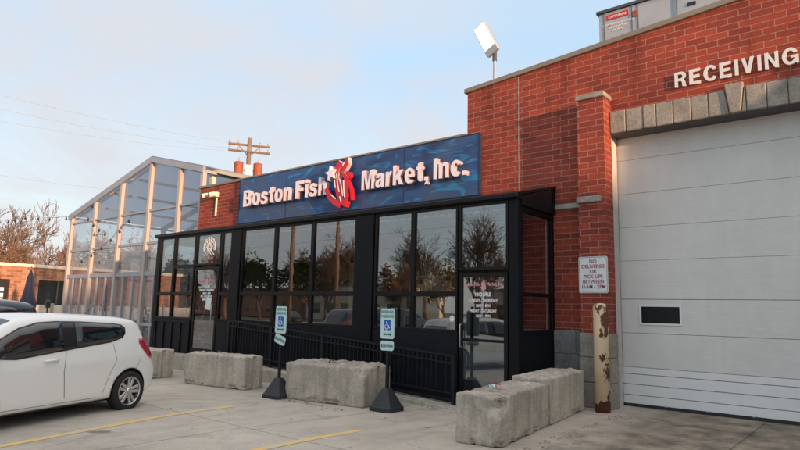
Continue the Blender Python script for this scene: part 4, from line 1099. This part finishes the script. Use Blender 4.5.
# string lights
def strings():
    def strand(lab, pts, bulbs, sag=.12):
        T = thing('string_lights', lab, 'string lights', pts[0], 0, 'string lights by the pavilion'); m = MB(); P = []
        for a, b in zip(pts, pts[1:]):
            for i in range(12):
                t = i/12; q = Vector(a).lerp(Vector(b), t); q.z -= sag*4*t*(1-t); P.append(q)
        P.append(Vector(pts[-1])); m.tube(P, .008, 4, False); m.build('cable', M['wire'], T)
        L_ = len(P)
        for i in range(bulbs):
            q = P[int((i+.5)/bulbs*(L_-1))]
            MB().lathe([(0,-.15),(.03,-.14),(.045,-.10),(.03,-.05),(.02,-.03),(.02,0),(0,0)], q, 'z', 8).build('bulb', M['trim'], T)
    strand('string of dark bulbs from the left edge to the pavilion corner', [(-39,10.4,6.15),(-35.2,10.4,5.72),(-31.4,10.4,5.64),(-26.1,10.4,5.2)], 10, .10)
    strand('string of dark bulbs crossing the pavilion front, high to low', [(-21.7,10.7,4.95),(-23.7,10.7,3.98),(-26.2,10.7,3.28)], 6, .05)
    strand('short string of dark bulbs drooping at the left of the pavilion', [(-25.8,10.72,5.22),(-23.6,10.72,4.3)], 4, .1)
strings()

# ------------------------------------------------------------------ cars
def lerp_tab(tab, x):
    for (a, va), (b, vb) in zip(tab, tab[1:]):
        if a <= x <= b:
            t = (x-a)/(b-a); return va + (vb-va)*t
    return tab[0][1] if x < tab[0][0] else tab[-1][1]
ZT = [(-.62,.44),(-.60,.60),(-.56,.74),(-.50,.83),(-.43,.93),(-.37,1.04),(-.32,1.16),(-.27,1.30),(-.22,1.39),(-.10,1.415),(.15,1.445),(.6,1.47),(1.1,1.485),(1.55,1.475),(1.85,1.43),(2.1,1.31),(2.35,1.15),(2.58,1.0),(2.7,.97),(2.9,.90),(3.0,.80),(3.05,.66),(3.07,.5)]
ZB = [(-.62,.40),(-.56,.30),(-.45,.24),(0,.21),(2.4,.2),(2.9,.22),(3.04,.3),(3.07,.40)]
WP = [(-.62,.60),(-.60,.67),(-.56,.705),(-.50,.732),(-.43,.75),(-.37,.758),(-.3,.765),(-.15,.772),(0,.785),(.4,.795),(1.2,.797),(2.0,.795),(2.4,.785),(2.7,.75),(2.9,.66),(3.0,.52),(3.05,.4),(3.07,.3)]
def car(label, loc, rz, paint, scale=(1,1,1), detail=True, rails=False):
    T = thing('parked_car', label, 'car', loc, rz)
    st = sorted(set([p[0] for p in ZT] + [-.05,.05,.3,.45,.75,.9,1.25,1.4,1.7,2.0,2.2,2.48]))
    bm = bmesh.new(); rings = []
    for x in st:
        zt, zb, w = lerp_tab(ZT,x), lerp_tab(ZB,x), lerp_tab(WP,x)
        belt = min(.95 + .05*S((1.6-x)/2), zt - .05); belt = max(belt, zb+.02)
        k = belt - zb; top = zt - belt; big = S((top-.1)/.25)
        half = [(0,zb),(w*.55,zb),(w*.90,zb),(w*.965,zb+k*.06),(w*.975,zb+k*.22),(w*.992,zb+k*.46),(w*1.004,zb+k*.72),(w*.998,zb+k*.80),(w*.965,belt),
                (w*(.965-.045*big-.03*(1-big)),belt+top*.30),(w*(.965-.115*big-.15*(1-big)),belt+top*.66),(w*(.965-.17*big-.28*(1-big)),belt+top*.86),(w*(.70),belt+top*.965),(w*.36,belt+top*.995),(0,zt)]
        vs = [bm.verts.new((x,y,z)) for y,z in half]; vs += [bm.verts.new((x,-y,z)) for y,z in half[-2:0:-1]]
        rings.append(vs)
    n = len(rings[0])
    for a, b in zip(rings, rings[1:]):
        for i in range(n): bm.faces.new((a[i],a[(i+1)%n],b[(i+1)%n],b[i]))
    bm.faces.new(rings[0][::-1]); bm.faces.new(rings[-1])
    bmesh.ops.recalc_face_normals(bm, faces=bm.faces)
    me = bpy.data.meshes.new('body'); bm.to_mesh(me); bm.free()
    for v in me.vertices: v.co = Vector((v.co.x*scale[0], v.co.y*scale[1], v.co.z*scale[2]))
    tmp = bpy.data.objects.new('body', me); COL.objects.link(tmp)
    ss = tmp.modifiers.new('s','SUBSURF'); ss.levels = 2; ss.render_levels = 2
    dg = bpy.context.evaluated_depsgraph_get(); dg.update()
    full = bpy.data.meshes.new_from_object(tmp.evaluated_get(dg)); bvh = BVHTree.FromPolygons([v.co.copy() for v in full.vertices],[tuple(p.vertices) for p in full.polygons])
    # wheel arches
    axles = (0, 2.385*scale[0]); tr = .302*max(1, scale[2]); cut = MB()
    for ax in axles:
        for s in (1,-1):
            c = MB(); c.lathe([(.0,0),(tr+.045,0),(tr+.045,.55),(0,.55)], (ax, (.80*scale[1]+.15 if s > 0 else -.80*scale[1]-.15)-(.55 if s > 0 else 0), tr), 'y', 48); cut.add(c)
    cm = cut.build('cutter', None); 
    bo = tmp.modifiers.new('b','BOOLEAN'); bo.object = cm; bo.operation = 'DIFFERENCE'; bo.solver = 'EXACT'
    dg = bpy.context.evaluated_depsgraph_get(); dg.update()
    fin = bpy.data.meshes.new_from_object(tmp.evaluated_get(dg)); fin.name = 'body'
    bpy.data.objects.remove(tmp); bpy.data.objects.remove(cm)
    fin.materials.clear(); fin.materials.append(M[paint]); fin.materials.append(M['trim'])
    for p in fin.polygons:
        p.use_smooth = True
        c = p.center
        for ax in axles:
            if (Vector((c.x-ax,0,c.z-tr)).length < tr+.0455 and abs(c.y) < .83*scale[1]): 
                n_ = p.normal; rad = Vector((c.x-ax,0,c.z-tr))
                if rad.length > tr+.03 and abs(n_.y) < .5 or rad.length < tr+.03: p.material_index = 1; p.use_smooth = False
    body = bpy.data.objects.new('body', fin); COL.objects.link(body); body.parent = T
    def proj(name, poly, m, side, off, sub=2, parent=body, axis='y', z=True):
        """lay a patch with the given (x,z) outline on the body's side"""
        b2 = bmesh.new(); vs = [b2.verts.new((x*scale[0],0,z_*scale[2])) for x,z_ in poly]; f_ = b2.faces.new(vs)
        bmesh.ops.triangulate(b2, faces=[f_])
        for _ in range(sub): bmesh.ops.subdivide_edges(b2, edges=[e for e in b2.edges if e.calc_length() > .07], cuts=1, use_grid_fill=False); bmesh.ops.triangulate(b2, faces=b2.faces)
        for v in b2.verts:
            h = bvh.ray_cast(Vector((v.co.x, side*2, v.co.z)), Vector((0,-side,0)))
            if h[0] is not None: v.co = h[0] + h[1]*off*(1 if h[1].y*side > 0 else -1)
        bmesh.ops.recalc_face_normals(b2, faces=b2.faces)
        mm = bpy.data.meshes.new(name); b2.to_mesh(mm); b2.free()
        for p in mm.polygons: p.use_smooth = True
        o = link(name, mm, m, parent)
        sl = o.modifiers.new('t','SOLIDIFY'); sl.thickness = .006; sl.offset = 0
        return o
    def line(name, pts, m, side, r_=.004, parent=body):
        P = []
        for (x0,z0),(x1,z1) in zip(pts,pts[1:]):
            for i in range(8):
                t = i/8; h = bvh.ray_cast(Vector(((x0+(x1-x0)*t)*scale[0], side*2, (z0+(z1-z0)*t)*scale[2])), Vector((0,-side,0)))
                if h[0] is not None: P.append(h[0])
        o = MB().tube(P, r_, 5).build(name, m, parent, off=(0,0,0)); return o
    for s in (1,-1):
        proj('window_surround', [(2.36,.93),(1.9,.893),(1.2,.970),(.9,1.002),(.4,1.054),(.17,1.112),(.10,1.18),(.09,1.262),(.16,1.312),(.33,1.334),(.9,1.366),(1.3,1.374),(1.57,1.360),(1.84,1.290),(2.09,1.155)], M['trim'], s, .004)
        w = proj('front_window', [(2.30,.945),(1.9,.91),(1.215,.988),(1.215,1.356),(1.55,1.345),(1.82,1.275),(2.06,1.15)], M['car_glass'], s, .010)
        proj('rear_window', [(1.0,1.012),(.42,1.07),(.2,1.125),(.125,1.19),(.115,1.25),(.18,1.295),(.35,1.318),(1.0,1.352)], M['car_glass'], s, .010)
        proj('taillight', [(-.17,1.09),(-.28,1.085),(-.40,.98),(-.47,.86),(-.45,.77),(-.36,.80),(-.24,.92),(-.16,1.03)], M['taillight'], s, .008)
        line('door_seam', [(1.17,.97),(1.20,.7),(1.13,.27)], M['seam'], s); line('door_seam', [(2.2,.90),(2.24,.6),(2.1,.26)], M['seam'], s)
        line('door_seam', [(.36,1.03),(.30,.80),(.42,.55),(.52,.27)], M['seam'], s, .003); line('door_seam', [(2.1,.27),(1.13,.27),(.52,.27)], M['seam'], s, .003)
        line('bumper_seam', [(-.20,.78),(-.10,.60),(-.02,.63)], M['seam'], s, .003)
        # handles
        h = bvh.ray_cast(Vector((1.40*scale[0], s*2, .855*scale[2])), Vector((0,-s,0)))
        if h[0] is not None:
            y = h[0].y + s*.022; z = .855*scale[2]
            MB().tube([(1.29*scale[0],y-s*.03,z),(1.31*scale[0],y,z+.002),(1.40*scale[0],y+s*.008,z+.003),(1.49*scale[0],y,z-.002),(1.52*scale[0],y-s*.03,z-.004)], [.012,.016,.018,.016,.012], 8).build('door_handle', M[paint], body, off=(0,0,0), smooth=True)
        mr = MB(); mr.lathe([(0,-.08),(.06,-.07),(.085,0),(.07,.07),(0,.08)], (2.22*scale[0], s*(.88*scale[1]), 1.0*scale[2]), 'x', 14); mr.build('wing_mirror', M['trim'], body, off=(0,0,0), smooth=True)
        # headlight
        hl = MB(); hl.lathe([(0,-.1),(.08,-.09),(.11,-.02),(.10,.04),(0,.06)], (2.86*scale[0], s*.53*scale[1], .74*scale[2]), 'x', 14); hl.build('headlight', M['signface'], body, off=(0,0,0), smooth=True)
    # rear screen and windscreen laid on the body
    def screen(name, x0, x1, hw):
        m = MB(); nx, ny = 8, 10; ok = True
        for i in range(nx+1):
            for j in range(ny+1):
                x = (x0+(x1-x0)*i/nx)*scale[0]; y = (-hw+2*hw*j/ny)*scale[1]
                h = bvh.ray_cast(Vector((x,y,4)), Vector((0,0,-1)))
                p = h[0] + h[1]*.006 if h[0] is not None else Vector((x,y,1)); m.v.append(tuple(p))
        for i in range(nx):
            for j in range(ny): m.f.append((i*(ny+1)+j,(i+1)*(ny+1)+j,(i+1)*(ny+1)+j+1,i*(ny+1)+j+1))
        m.build(name, M['car_glass'], body, off=(0,0,0), smooth=True)
    screen('windscreen', 1.88, 2.52, .56); screen('rear_screen', -.30, -.44, .52)
    if detail: MB().tube([(.28*scale[0],0,1.45*scale[2]),(.10*scale[0],0,1.60*scale[2])], .006, 6).build('antenna', M['trim'], body, off=(0,0,0))
    MB().box(-.635*scale[0],-.60*scale[0],-.26,.26,.42,.54).build('number_plate', M['signface'], body, off=(0,0,0))
    # underside
    MB().box(-.35,2.7*scale[0],-.66*scale[1],.66*scale[1],.19,.30).build('underbody', M['trim'], body, off=(0,0,0))
    # wheels
    for ax in axles:
        for s in (1,-1):
            y = s*.70*scale[1]; 
            t = MB(); t.lathe([(tr*.70,-.085),(tr*.86,-.095),(tr*.965,-.085),(tr,-.05),(tr,.05),(tr*.965,.085),(tr*.86,.095),(tr*.70,.085)], (ax,y,tr), 'y', 48, True)
            wl = t.build('wheel', M['tyre'], T, off=(0,0,0), smooth=True)
            rm = MB(); r_ = tr*.71
            rm.lathe([(r_*1.02,.088),(r_,.098),(r_*.93,.092),(r_*.90,.05),(r_*.88,-.05)] if s > 0 else [(r_*1.02,-.088),(r_,-.098),(r_*.93,-.092),(r_*.90,-.05),(r_*.88,.05)], (ax,y,tr), 'y', 40)
            for k in range(5):
                a = R(90+72*k+12); ca, sa = math.cos(a), math.sin(a)
                for d in (-.32,.32):
                    b0 = Vector((ax+r_*.10*math.cos(a+d*2.5), y+s*.075, tr+r_*.10*math.sin(a+d*2.5))); b1 = Vector((ax+r_*.92*math.cos(a+d*.62), y+s*.082, tr+r_*.92*math.sin(a+d*.62)))
                    u_ = (b1-b0).normalized(); v_ = Vector((-u_.z,0,u_.x)); w0, w1 = r_*.085, r_*.12
                    q = [b0+v_*w0, b1+v_*w1, b1-v_*w1, b0-v_*w0]; n0 = len(rm.v)
                    rm.v += [tuple(p) for p in q] + [tuple(p - Vector((0,s*.03,0))) for p in q]
                    rm.f += [tuple(n0+i for i in qq) for qq in ((0,1,2,3),(7,6,5,4),(0,4,5,1),(1,5,6,2),(2,6,7,3),(3,7,4,0))]
            rm.lathe([(0,s*.092),(r_*.16,s*.092),(r_*.22,s*.075),(r_*.22,s*.04)], (ax,y,tr), 'y', 20)
            rm.build('rim', M['chrome'], wl, off=(0,0,0), bevel=.004)
            MB().lathe([(0,s*.02),(r_*.62,s*.02),(r_*.62,0),(0,0)], (ax,y,tr), 'y', 28).build('brake_disc', M['brake'], wl, off=(0,0,0))
            MB().lathe([(0,-s*.04),(r_*.9,-s*.04),(r_*.9,-s*.06),(0,-s*.06)], (ax,y,tr), 'y', 28).build('hub_back', M['trim'], wl, off=(0,0,0))
    return T
CA = R(18); CR = Vector((-9.27,4.74)); fwd = Vector((math.sin(CA), -math.cos(CA))); lft = Vector((math.cos(CA), math.sin(CA)))
c0 = CR - lft*.79
car('cream white five door hatchback parked with its tail to the blocks', (c0.x,c0.y,-.03), math.atan2(fwd.y,fwd.x), 'paint_white')
c1 = Vector((-14.15,4.35)); car('dark blue tall car mostly hidden beyond the white hatchback', (c1.x,c1.y,-.03), math.atan2(fwd.y,fwd.x), 'paint_dark', (1.2,1.1,1.16), False)

# ------------------------------------------------------------------ old brick house behind the patio
def house():
    T = thing('old_brick_house', 'low old brick house with pale roof edge beyond the patio', 'building', (-42,16,0))
    X = -42; m = MB()
    wy = [(-6,12.55),(13.35,14.95),(16.75,40)]
    for a, b in wy: m.box(X-8, X, a, b, 0, 3.75)
    for a, b, z0, z1 in ((12.55,13.35,2.95,3.75),(14.95,16.75,2.98,3.75),(14.95,16.75,0,1.05)): m.box(X-8, X, a, b, z0, z1)
    m.build('wall', M['brick_far'], T)
    MB().box(X-8.1, X+.15, -6.1, 40.1, 3.75, 3.95).build('roof_edge', M['cream'], T, bevel=.02)
    w = MB().box(X-.3,X-.2,14.95,16.75,1.05,2.98).build('window', M['trim'], T)
    MB().box(X-.15,X-.1,16.1,16.18,1.05,2.98).build('mullion', M['grey_dark'], w, off=world_loc(T)); MB().box(X-.15,X+.06,14.9,16.8,.98,1.05).build('sill', M['cream'], w, off=world_loc(T))
    d = MB().box(X-.3,X-.2,12.55,13.35,0,2.95).build('door', M['trim'], T)
    m = MB()
    for z in (1.5,1.85,2.2): m.box(X-.195,X-.185,12.85,13.1,z,z+.25)
    m.build('notice', M['white'], d, off=world_loc(T))
    F_ = thing('patio_wall', 'low pale patio wall with panels behind the parked cars', 'wall', (-37,14,0))
    MB().box(-37.1,-37,-4,40,0,1.45).build('panel', M['cream'], F_); 
    m = MB()
    for y in range(-4,40,2): m.box(-37.15,-36.92,y-.06,y+.06,0,1.55)
    m.build('post', M['gh_post'], F_)
    P = [(-36.6,13.6),(-36.6,15.1),(-36.6,17.2)]
    for i,(x,y) in enumerate(P):
        t = thing('patio_lamp', ('leftmost dark patio box on the pale wall','middle dark patio box on the pale wall','right hand dark patio box on the pale wall')[i], 'lantern', (x,y,0)); MB().tube([(x,y,0),(x,y,1.3)],.04,6).build('stand', M['trim'], t); MB().box(x-.11,x+.11,y-.11,y+.11,1.3,1.62).build('lantern', M['trim'], t); MB().lathe([(.16,1.62),(.1,1.72),(0,1.76)],(x,y,0),'z',8).build('cap', M['trim'], t)
house()

# ------------------------------------------------------------------ trees
def leaf_cloud(mb, c, n, r_, s_, rnd):
    for _ in range(n):
        p = c + Vector((rnd.gauss(0,1),rnd.gauss(0,1),rnd.gauss(0,.8)))*r_
        a = Vector((rnd.gauss(0,1),rnd.gauss(0,1),rnd.gauss(0,1))).normalized(); b = a.orthogonal().normalized()
        a *= s_*rnd.uniform(.6,1.3); b *= s_*rnd.uniform(.35,.7); mb.quad(p-a, p+b, p+a, p-b)
def make_tree(label, loc, h, seed, spread=.5, levels=5, kids=3, leaf=None, nleaf=0, leafsize=.2, rmin=.012, trunk_r=None, group=None, twigm='twig'):
    rnd = random.Random(seed); T = thing('bare_tree' if not leaf else 'leafy_tree', label, 'tree', loc, 0, group)
    tr, cr, lf = MB(), MB(), MB(); tr_ = trunk_r or h*.022
    def grow(p, d, L_, r_, lev):
        pts = [p]; q = p.copy(); dd = d.copy(); n = 4 if lev < 3 else 3
        for i in range(n):
            dd = (dd + Vector((rnd.gauss(0,1),rnd.gauss(0,1),rnd.gauss(0,.7)))*.16 + Vector((0,0,.05))).normalized(); q = q + dd*(L_/n); pts.append(q.copy())
        r1 = max(rmin, r_*.62); mb = tr if lev == 0 else cr
        mb.tube(pts, [r_ + (r1-r_)*i/n for i in range(n+1)], 7 if lev == 0 else (5 if lev < 3 else 3), False)
        if lev >= levels:
            if leaf: leaf_cloud(lf, pts[-1], nleaf, h*.035, leafsize, rnd)
            return
        k = kids + (1 if rnd.random() < .45 else 0)
        for i in range(k):
            t = rnd.uniform(.45,1.0) if i else 1.0
            base = pts[min(n, max(1, int(t*n)))]
            az = rnd.uniform(0, 2*math.pi); o = dd.orthogonal().normalized(); o.rotate(Matrix.Rotation(az,3,dd))
            nd_ = (dd + o*spread*rnd.uniform(.6,1.5) + Vector((0,0,.10))).normalized()
            grow(base, nd_, L_*rnd.uniform(.58,.80), max(rmin, r1*rnd.uniform(.55,.8)), lev+1)
    grow(Vector((0,0,-.3)), Vector((rnd.gauss(0,.05),rnd.gauss(0,.05),1)).normalized(), h*.30, tr_, 0)
    tr.build('trunk', M['bark'], T, off=(0,0,0), recalc=False, smooth=True); c = cr.build('branches' if leaf else 'crown', M[twigm], T, off=(0,0,0), recalc=False, smooth=True)
    if leaf: lf.build('crown', M[leaf], T, off=(0,0,0), recalc=False)
    return T
GB = 'bare trees behind the patio'
pr = [make_tree('bare russet tree in the tree belt behind the patio and pavilion', (-78,28,0), 13, 11, .55, 5, 3, rmin=.026, group=GB),
      make_tree('bare russet tree in the tree belt behind the patio and pavilion', (-72,33,0), 12.5, 12, .6, 5, 3, 'bud', 2, .13, rmin=.026, group=GB),
      make_tree('bare russet tree in the tree belt behind the patio and pavilion', (-66,39,0), 11.5, 13, .5, 5, 3, rmin=.026, group=GB)]
rnd = random.Random(77)
for i in range(36):
    src = pr[i % 3]; c = copy_tree(src)
    a = R(rnd.uniform(-76, -46)); d = rnd.uniform(68, 100)
    c.location = (d*math.sin(a), d*math.cos(a), 0); c.rotation_euler = (0,0,rnd.uniform(0,6.28)); s_ = rnd.uniform(.80,1.2)*d/78; c.scale = (s_,s_,s_*rnd.uniform(.85,1.1))
make_tree('tall bare tree at the left edge reaching above the brick house', (-56.5,14.8,0), 15.5, 21, .50, 5, 3, rmin=.022)
def shrub(label, loc, r_, h, n, mk, seed, group=None):
    rnd = random.Random(seed); T = thing('shrub', label, 'shrub', loc, 0, group); m = MB(); st = MB()
    for i in range(n):
        a, t = rnd.uniform(0,6.28), rnd.random()**.5; p = Vector((r_*t*math.cos(a), r_*t*math.sin(a), h*(.15+.85*rnd.random()*(1-.45*t))))
        leaf_cloud(m, p, 4, .12, .11, rnd)
        if i % 6 == 0: st.tube([(0,0,0), p*.5+Vector((0,0,.05)), p], [.04,.025,.012], 3, False)
    m.build('leaves', M[mk], T, off=(0,0,0), recalc=False); st.build('stems', M['bark'], T, off=(0,0,0), recalc=False)
GS = 'shrubs behind the old brick house'
for i,(y,mk,r_) in enumerate(((10,'bud',2.4),(15.5,'leaf_yellow',2.0),(19,'bud',2.6),(23,'leaf_yellow',2.2),(28,'bud',2.6),(33,'bud',2.4))):
    shrub('russet shrub showing over the roof of the old brick house' if mk == 'bud' else 'yellow green shrub showing over the roof of the old brick house', (-55,y,0), r_, 6.2, 420, mk, 40+i, GS)

pavilion_furniture()
def dry_leaves():
    rnd = random.Random(9); m = MB(); spots = []
    for _ in range(110): spots.append((rnd.uniform(-13,-5.4), 8.86-abs(rnd.gauss(0,.16))))
    for _ in range(60): spots.append((rnd.uniform(-9.1,-7.2), 7.55-abs(rnd.gauss(0,.12))))
    for _ in range(40): spots.append((-3.62+abs(rnd.gauss(0,.12)), rnd.uniform(6.6,10.1)))
    for _ in range(60): spots.append((rnd.uniform(-9,-.5), rnd.uniform(4.5,10.9)))
    for x, y in spots:
        if not (x > -5.0 or y < 8.9): continue
        a = rnd.uniform(0,6.28); l, w = rnd.uniform(.012,.032), rnd.uniform(.006,.016); z = zg(x,y)+.005
        d = Vector((math.cos(a),math.sin(a),0)); e = Vector((-d.y,d.x,0)); p = Vector((x,y,z))
        m.quad(p-d*l+Vector((0,0,rnd.uniform(0,.012))), p+e*w, p+d*l+Vector((0,0,rnd.uniform(0,.016))), p-e*w)
    tag(m.build('dry_leaves', M['bark'], recalc=False), kind='stuff')
dry_leaves()
# ------------------------------------------------------------------ utility pole and wires
def utility_pole(label, loc, h, yaw_, cans=True, group=None):
    T = thing('utility_pole', label, 'utility pole', loc, yaw_, group)
    MB().tube([(0,0,-.3),(0,0,h)], [.19,.14], 12).build('pole', M['pole_wood'], T, off=(0,0,0), smooth=True)
    for z, dy in ((h-.45,.12),(h-.95,-.12)):
        MB().box(-1.35,1.35,dy-.06,dy+.06,z-.06,z+.06).build('crossarm', M['bark'], T, off=(0,0,0))
        for x in (-1.25,-.7,.7,1.25): MB().lathe([(0,0),(.05,0),(.07,.06),(.05,.12),(.07,.17),(.03,.24),(0,.26)], (x,dy,z+.06), 'z', 8).build('insulator', M['galv'], T, off=(0,0,0))
    MB().bar((-.75,.1,h-.45),(0,.1,h-1.25),.05,.05).build('brace', M['pole_wood'], T, off=(0,0,0)); MB().bar((.75,.1,h-.45),(0,.1,h-1.25),.05,.05).build('brace', M['pole_wood'], T, off=(0,0,0))
    if cans:
        for x in (-.62,.62):
            c = MB().lathe([(0,0),(.26,0),(.29,.05),(.29,.95),(.31,1.0),(.22,1.06),(0,1.1)], (x,-.1,h-2.75), 'z', 18).build('transformer', M['rusty'], T, off=(0,0,0), smooth=False)
            MB().tube([(x,-.1,h-1.65),(x,-.1,h-1.35)], .04, 6).build('bushing', M['galv'], c, off=(0,0,0))
            MB().bar((0,0,h-2.2),(x,-.1,h-2.2),.06,.1).build('hanger', M['galv'], T, off=(0,0,0))
        MB().box(-.2,.2,-.42,-.2,h-2.6,h-1.9).build('switch_box', M['galv'], T, off=(0,0,0))
    return T
utility_pole('wooden utility pole with two rusty transformers behind the shop roof', (-32.6,23.5,0), 12.75, R(58))
def wire(label, a, b, sag, group='overhead wires'):
    P = []; a, b = Vector(a), Vector(b)
    for i in range(25):
        t = i/24; q = a.lerp(b,t); q.z -= sag*4*t*(1-t); P.append(q-a)
    o = MB().tube(P, .011, 4, False).build('overhead_wire', M['galv'], off=(0,0,0), recalc=False); o.location = a; tag(o, label, 'wire', group)
wire('uppermost overhead wire running left from the utility pole', (-33.4,22.6,12.4), (-30.5,2.0,10.9), .35)
wire('middle overhead wire running left from the utility pole', (-33.7,22.9,12.1), (-30.7,2.0,10.2), .40)
wire('third overhead wire down running left from the utility pole', (-33.9,22.5,11.9), (-30.9,2.0,9.6), .45)
wire('lowest overhead wire passing behind the pavilion roof', (-44.7,24.0,10.3), (-36.2,2.0,8.3), .3)

# ------------------------------------------------------------------ the other side of the lot (mirrored in the glass, shades the low walls)
GR = 'trees across the road from the shop'
t0 = make_tree('dark leafy tree across the road mirrored in the shop windows', (-60,-36,0), 12.5, 31, .6, 4, 3, 'leaf', 16, .28, rmin=.03, group=GR)
t1 = make_tree('russet leafy tree across the road mirrored in the shop windows', (-51,-44,0), 10.5, 32, .6, 4, 3, 'bud', 9, .28, rmin=.03, group=GR)
for i,(x,y,s_) in enumerate(((-67,-33,1.0),(-86,-34,1.1),(-64,-46,1.3))):
    c = copy_tree(t0); c.location = (x,y,0); c.scale = (s_,)*3; c.rotation_euler = (0,0,i*1.3)
t2 = make_tree('autumn yellow tree across the road mirrored in the right window', (-37,-34,0), 9.5, 33, .6, 4, 3, 'leaf_yellow', 12, .24, rmin=.03)
t3 = make_tree('bare tree across the road mirrored in the shop glass', (-26.5,-23,0), 15, 34, .6, 5, 4, rmin=.016, group='bare trees across the road', twigm='bark')
for (x,y,s_) in ((-22,-27,1.0),(-34,-27,.9),(-46,-31,1.0),(-17,-26,.9),(-64,-38,1.0),(-41,-33,.8),(-54,-33,.9),(-72,-31,1.0),(-30,-30,.8),(-79,-38,1.1)):
    c = copy_tree(t3); c.location = (x,y,0); c.scale = (s_,)*3; c.rotation_euler = (0,0,x)
utility_pole('nearer utility pole across the road mirrored in the middle window', (-33.3,-14.0,0), 12, R(80), False)
utility_pole('farther utility pole across the road mirrored in the middle window', (-41.0,-16.0,0), 12, R(80), False)
for z_, nm in ((7.3,'upper'),(6.2,'lower')): wire(nm + ' cable along the road mirrored in the shop windows', (-75,-17.5,z_), (-8,-12.0,z_), .3, 'roadside cables')
for i,(x,y) in enumerate(((-52,-24),(-36,-21))):
    car('parked car across the road mirrored in the shop windows, ' + ('farther one' if not i else 'nearer one'), (x,y,-.15), R(8), 'paint_white' if i else 'paint_dark', (1.2,1.05,1.0), False)
def far_house(label, x0, x1, y0, y1, h, mk, group=None):
    T = thing('roadside_building', label, 'building', ((x0+x1)/2,(y0+y1)/2,0)); MB().box(x0,x1,y0,y1,0,h).build('wall', M[mk], T); MB().box(x0-.2,x1+.2,y0-.2,y1+.2,h,h+.25).build('roof', M['coping'], T)
    m = MB(); x = x0+1.5
    while x < x1-2: m.box(x,x+1.4,y1,y1+.05,1,2.4); x += 3
    m.build('window', M['car_glass'], T)
far_house('low cream roadside building across the road from the shop', -70,-50,-52,-44,5.0,'cream'); far_house('long brown roadside building farther along the road', -120,-74,-56,-46,4.6,'brick_far')
far_house('low brick roadside building across the road from the shop', -38,-24,-54,-44,4.2,'brick_far')
# unseen hall added on the right, sized to keep the low sun off the lot
T = thing('sun_block_hall', 'long plain unseen hall on the right, added to block the low sun', 'building', (64,-12,0))
MB().box(58,70,-46,24,0,8.8).build('wall', M['brick_far'], T); MB().prism([(-46.5,8.8),(24.5,8.8),(24.5,9.05),(-46.5,9.05)],'x',57.5,70.5).build('roof', M['coping'], T)
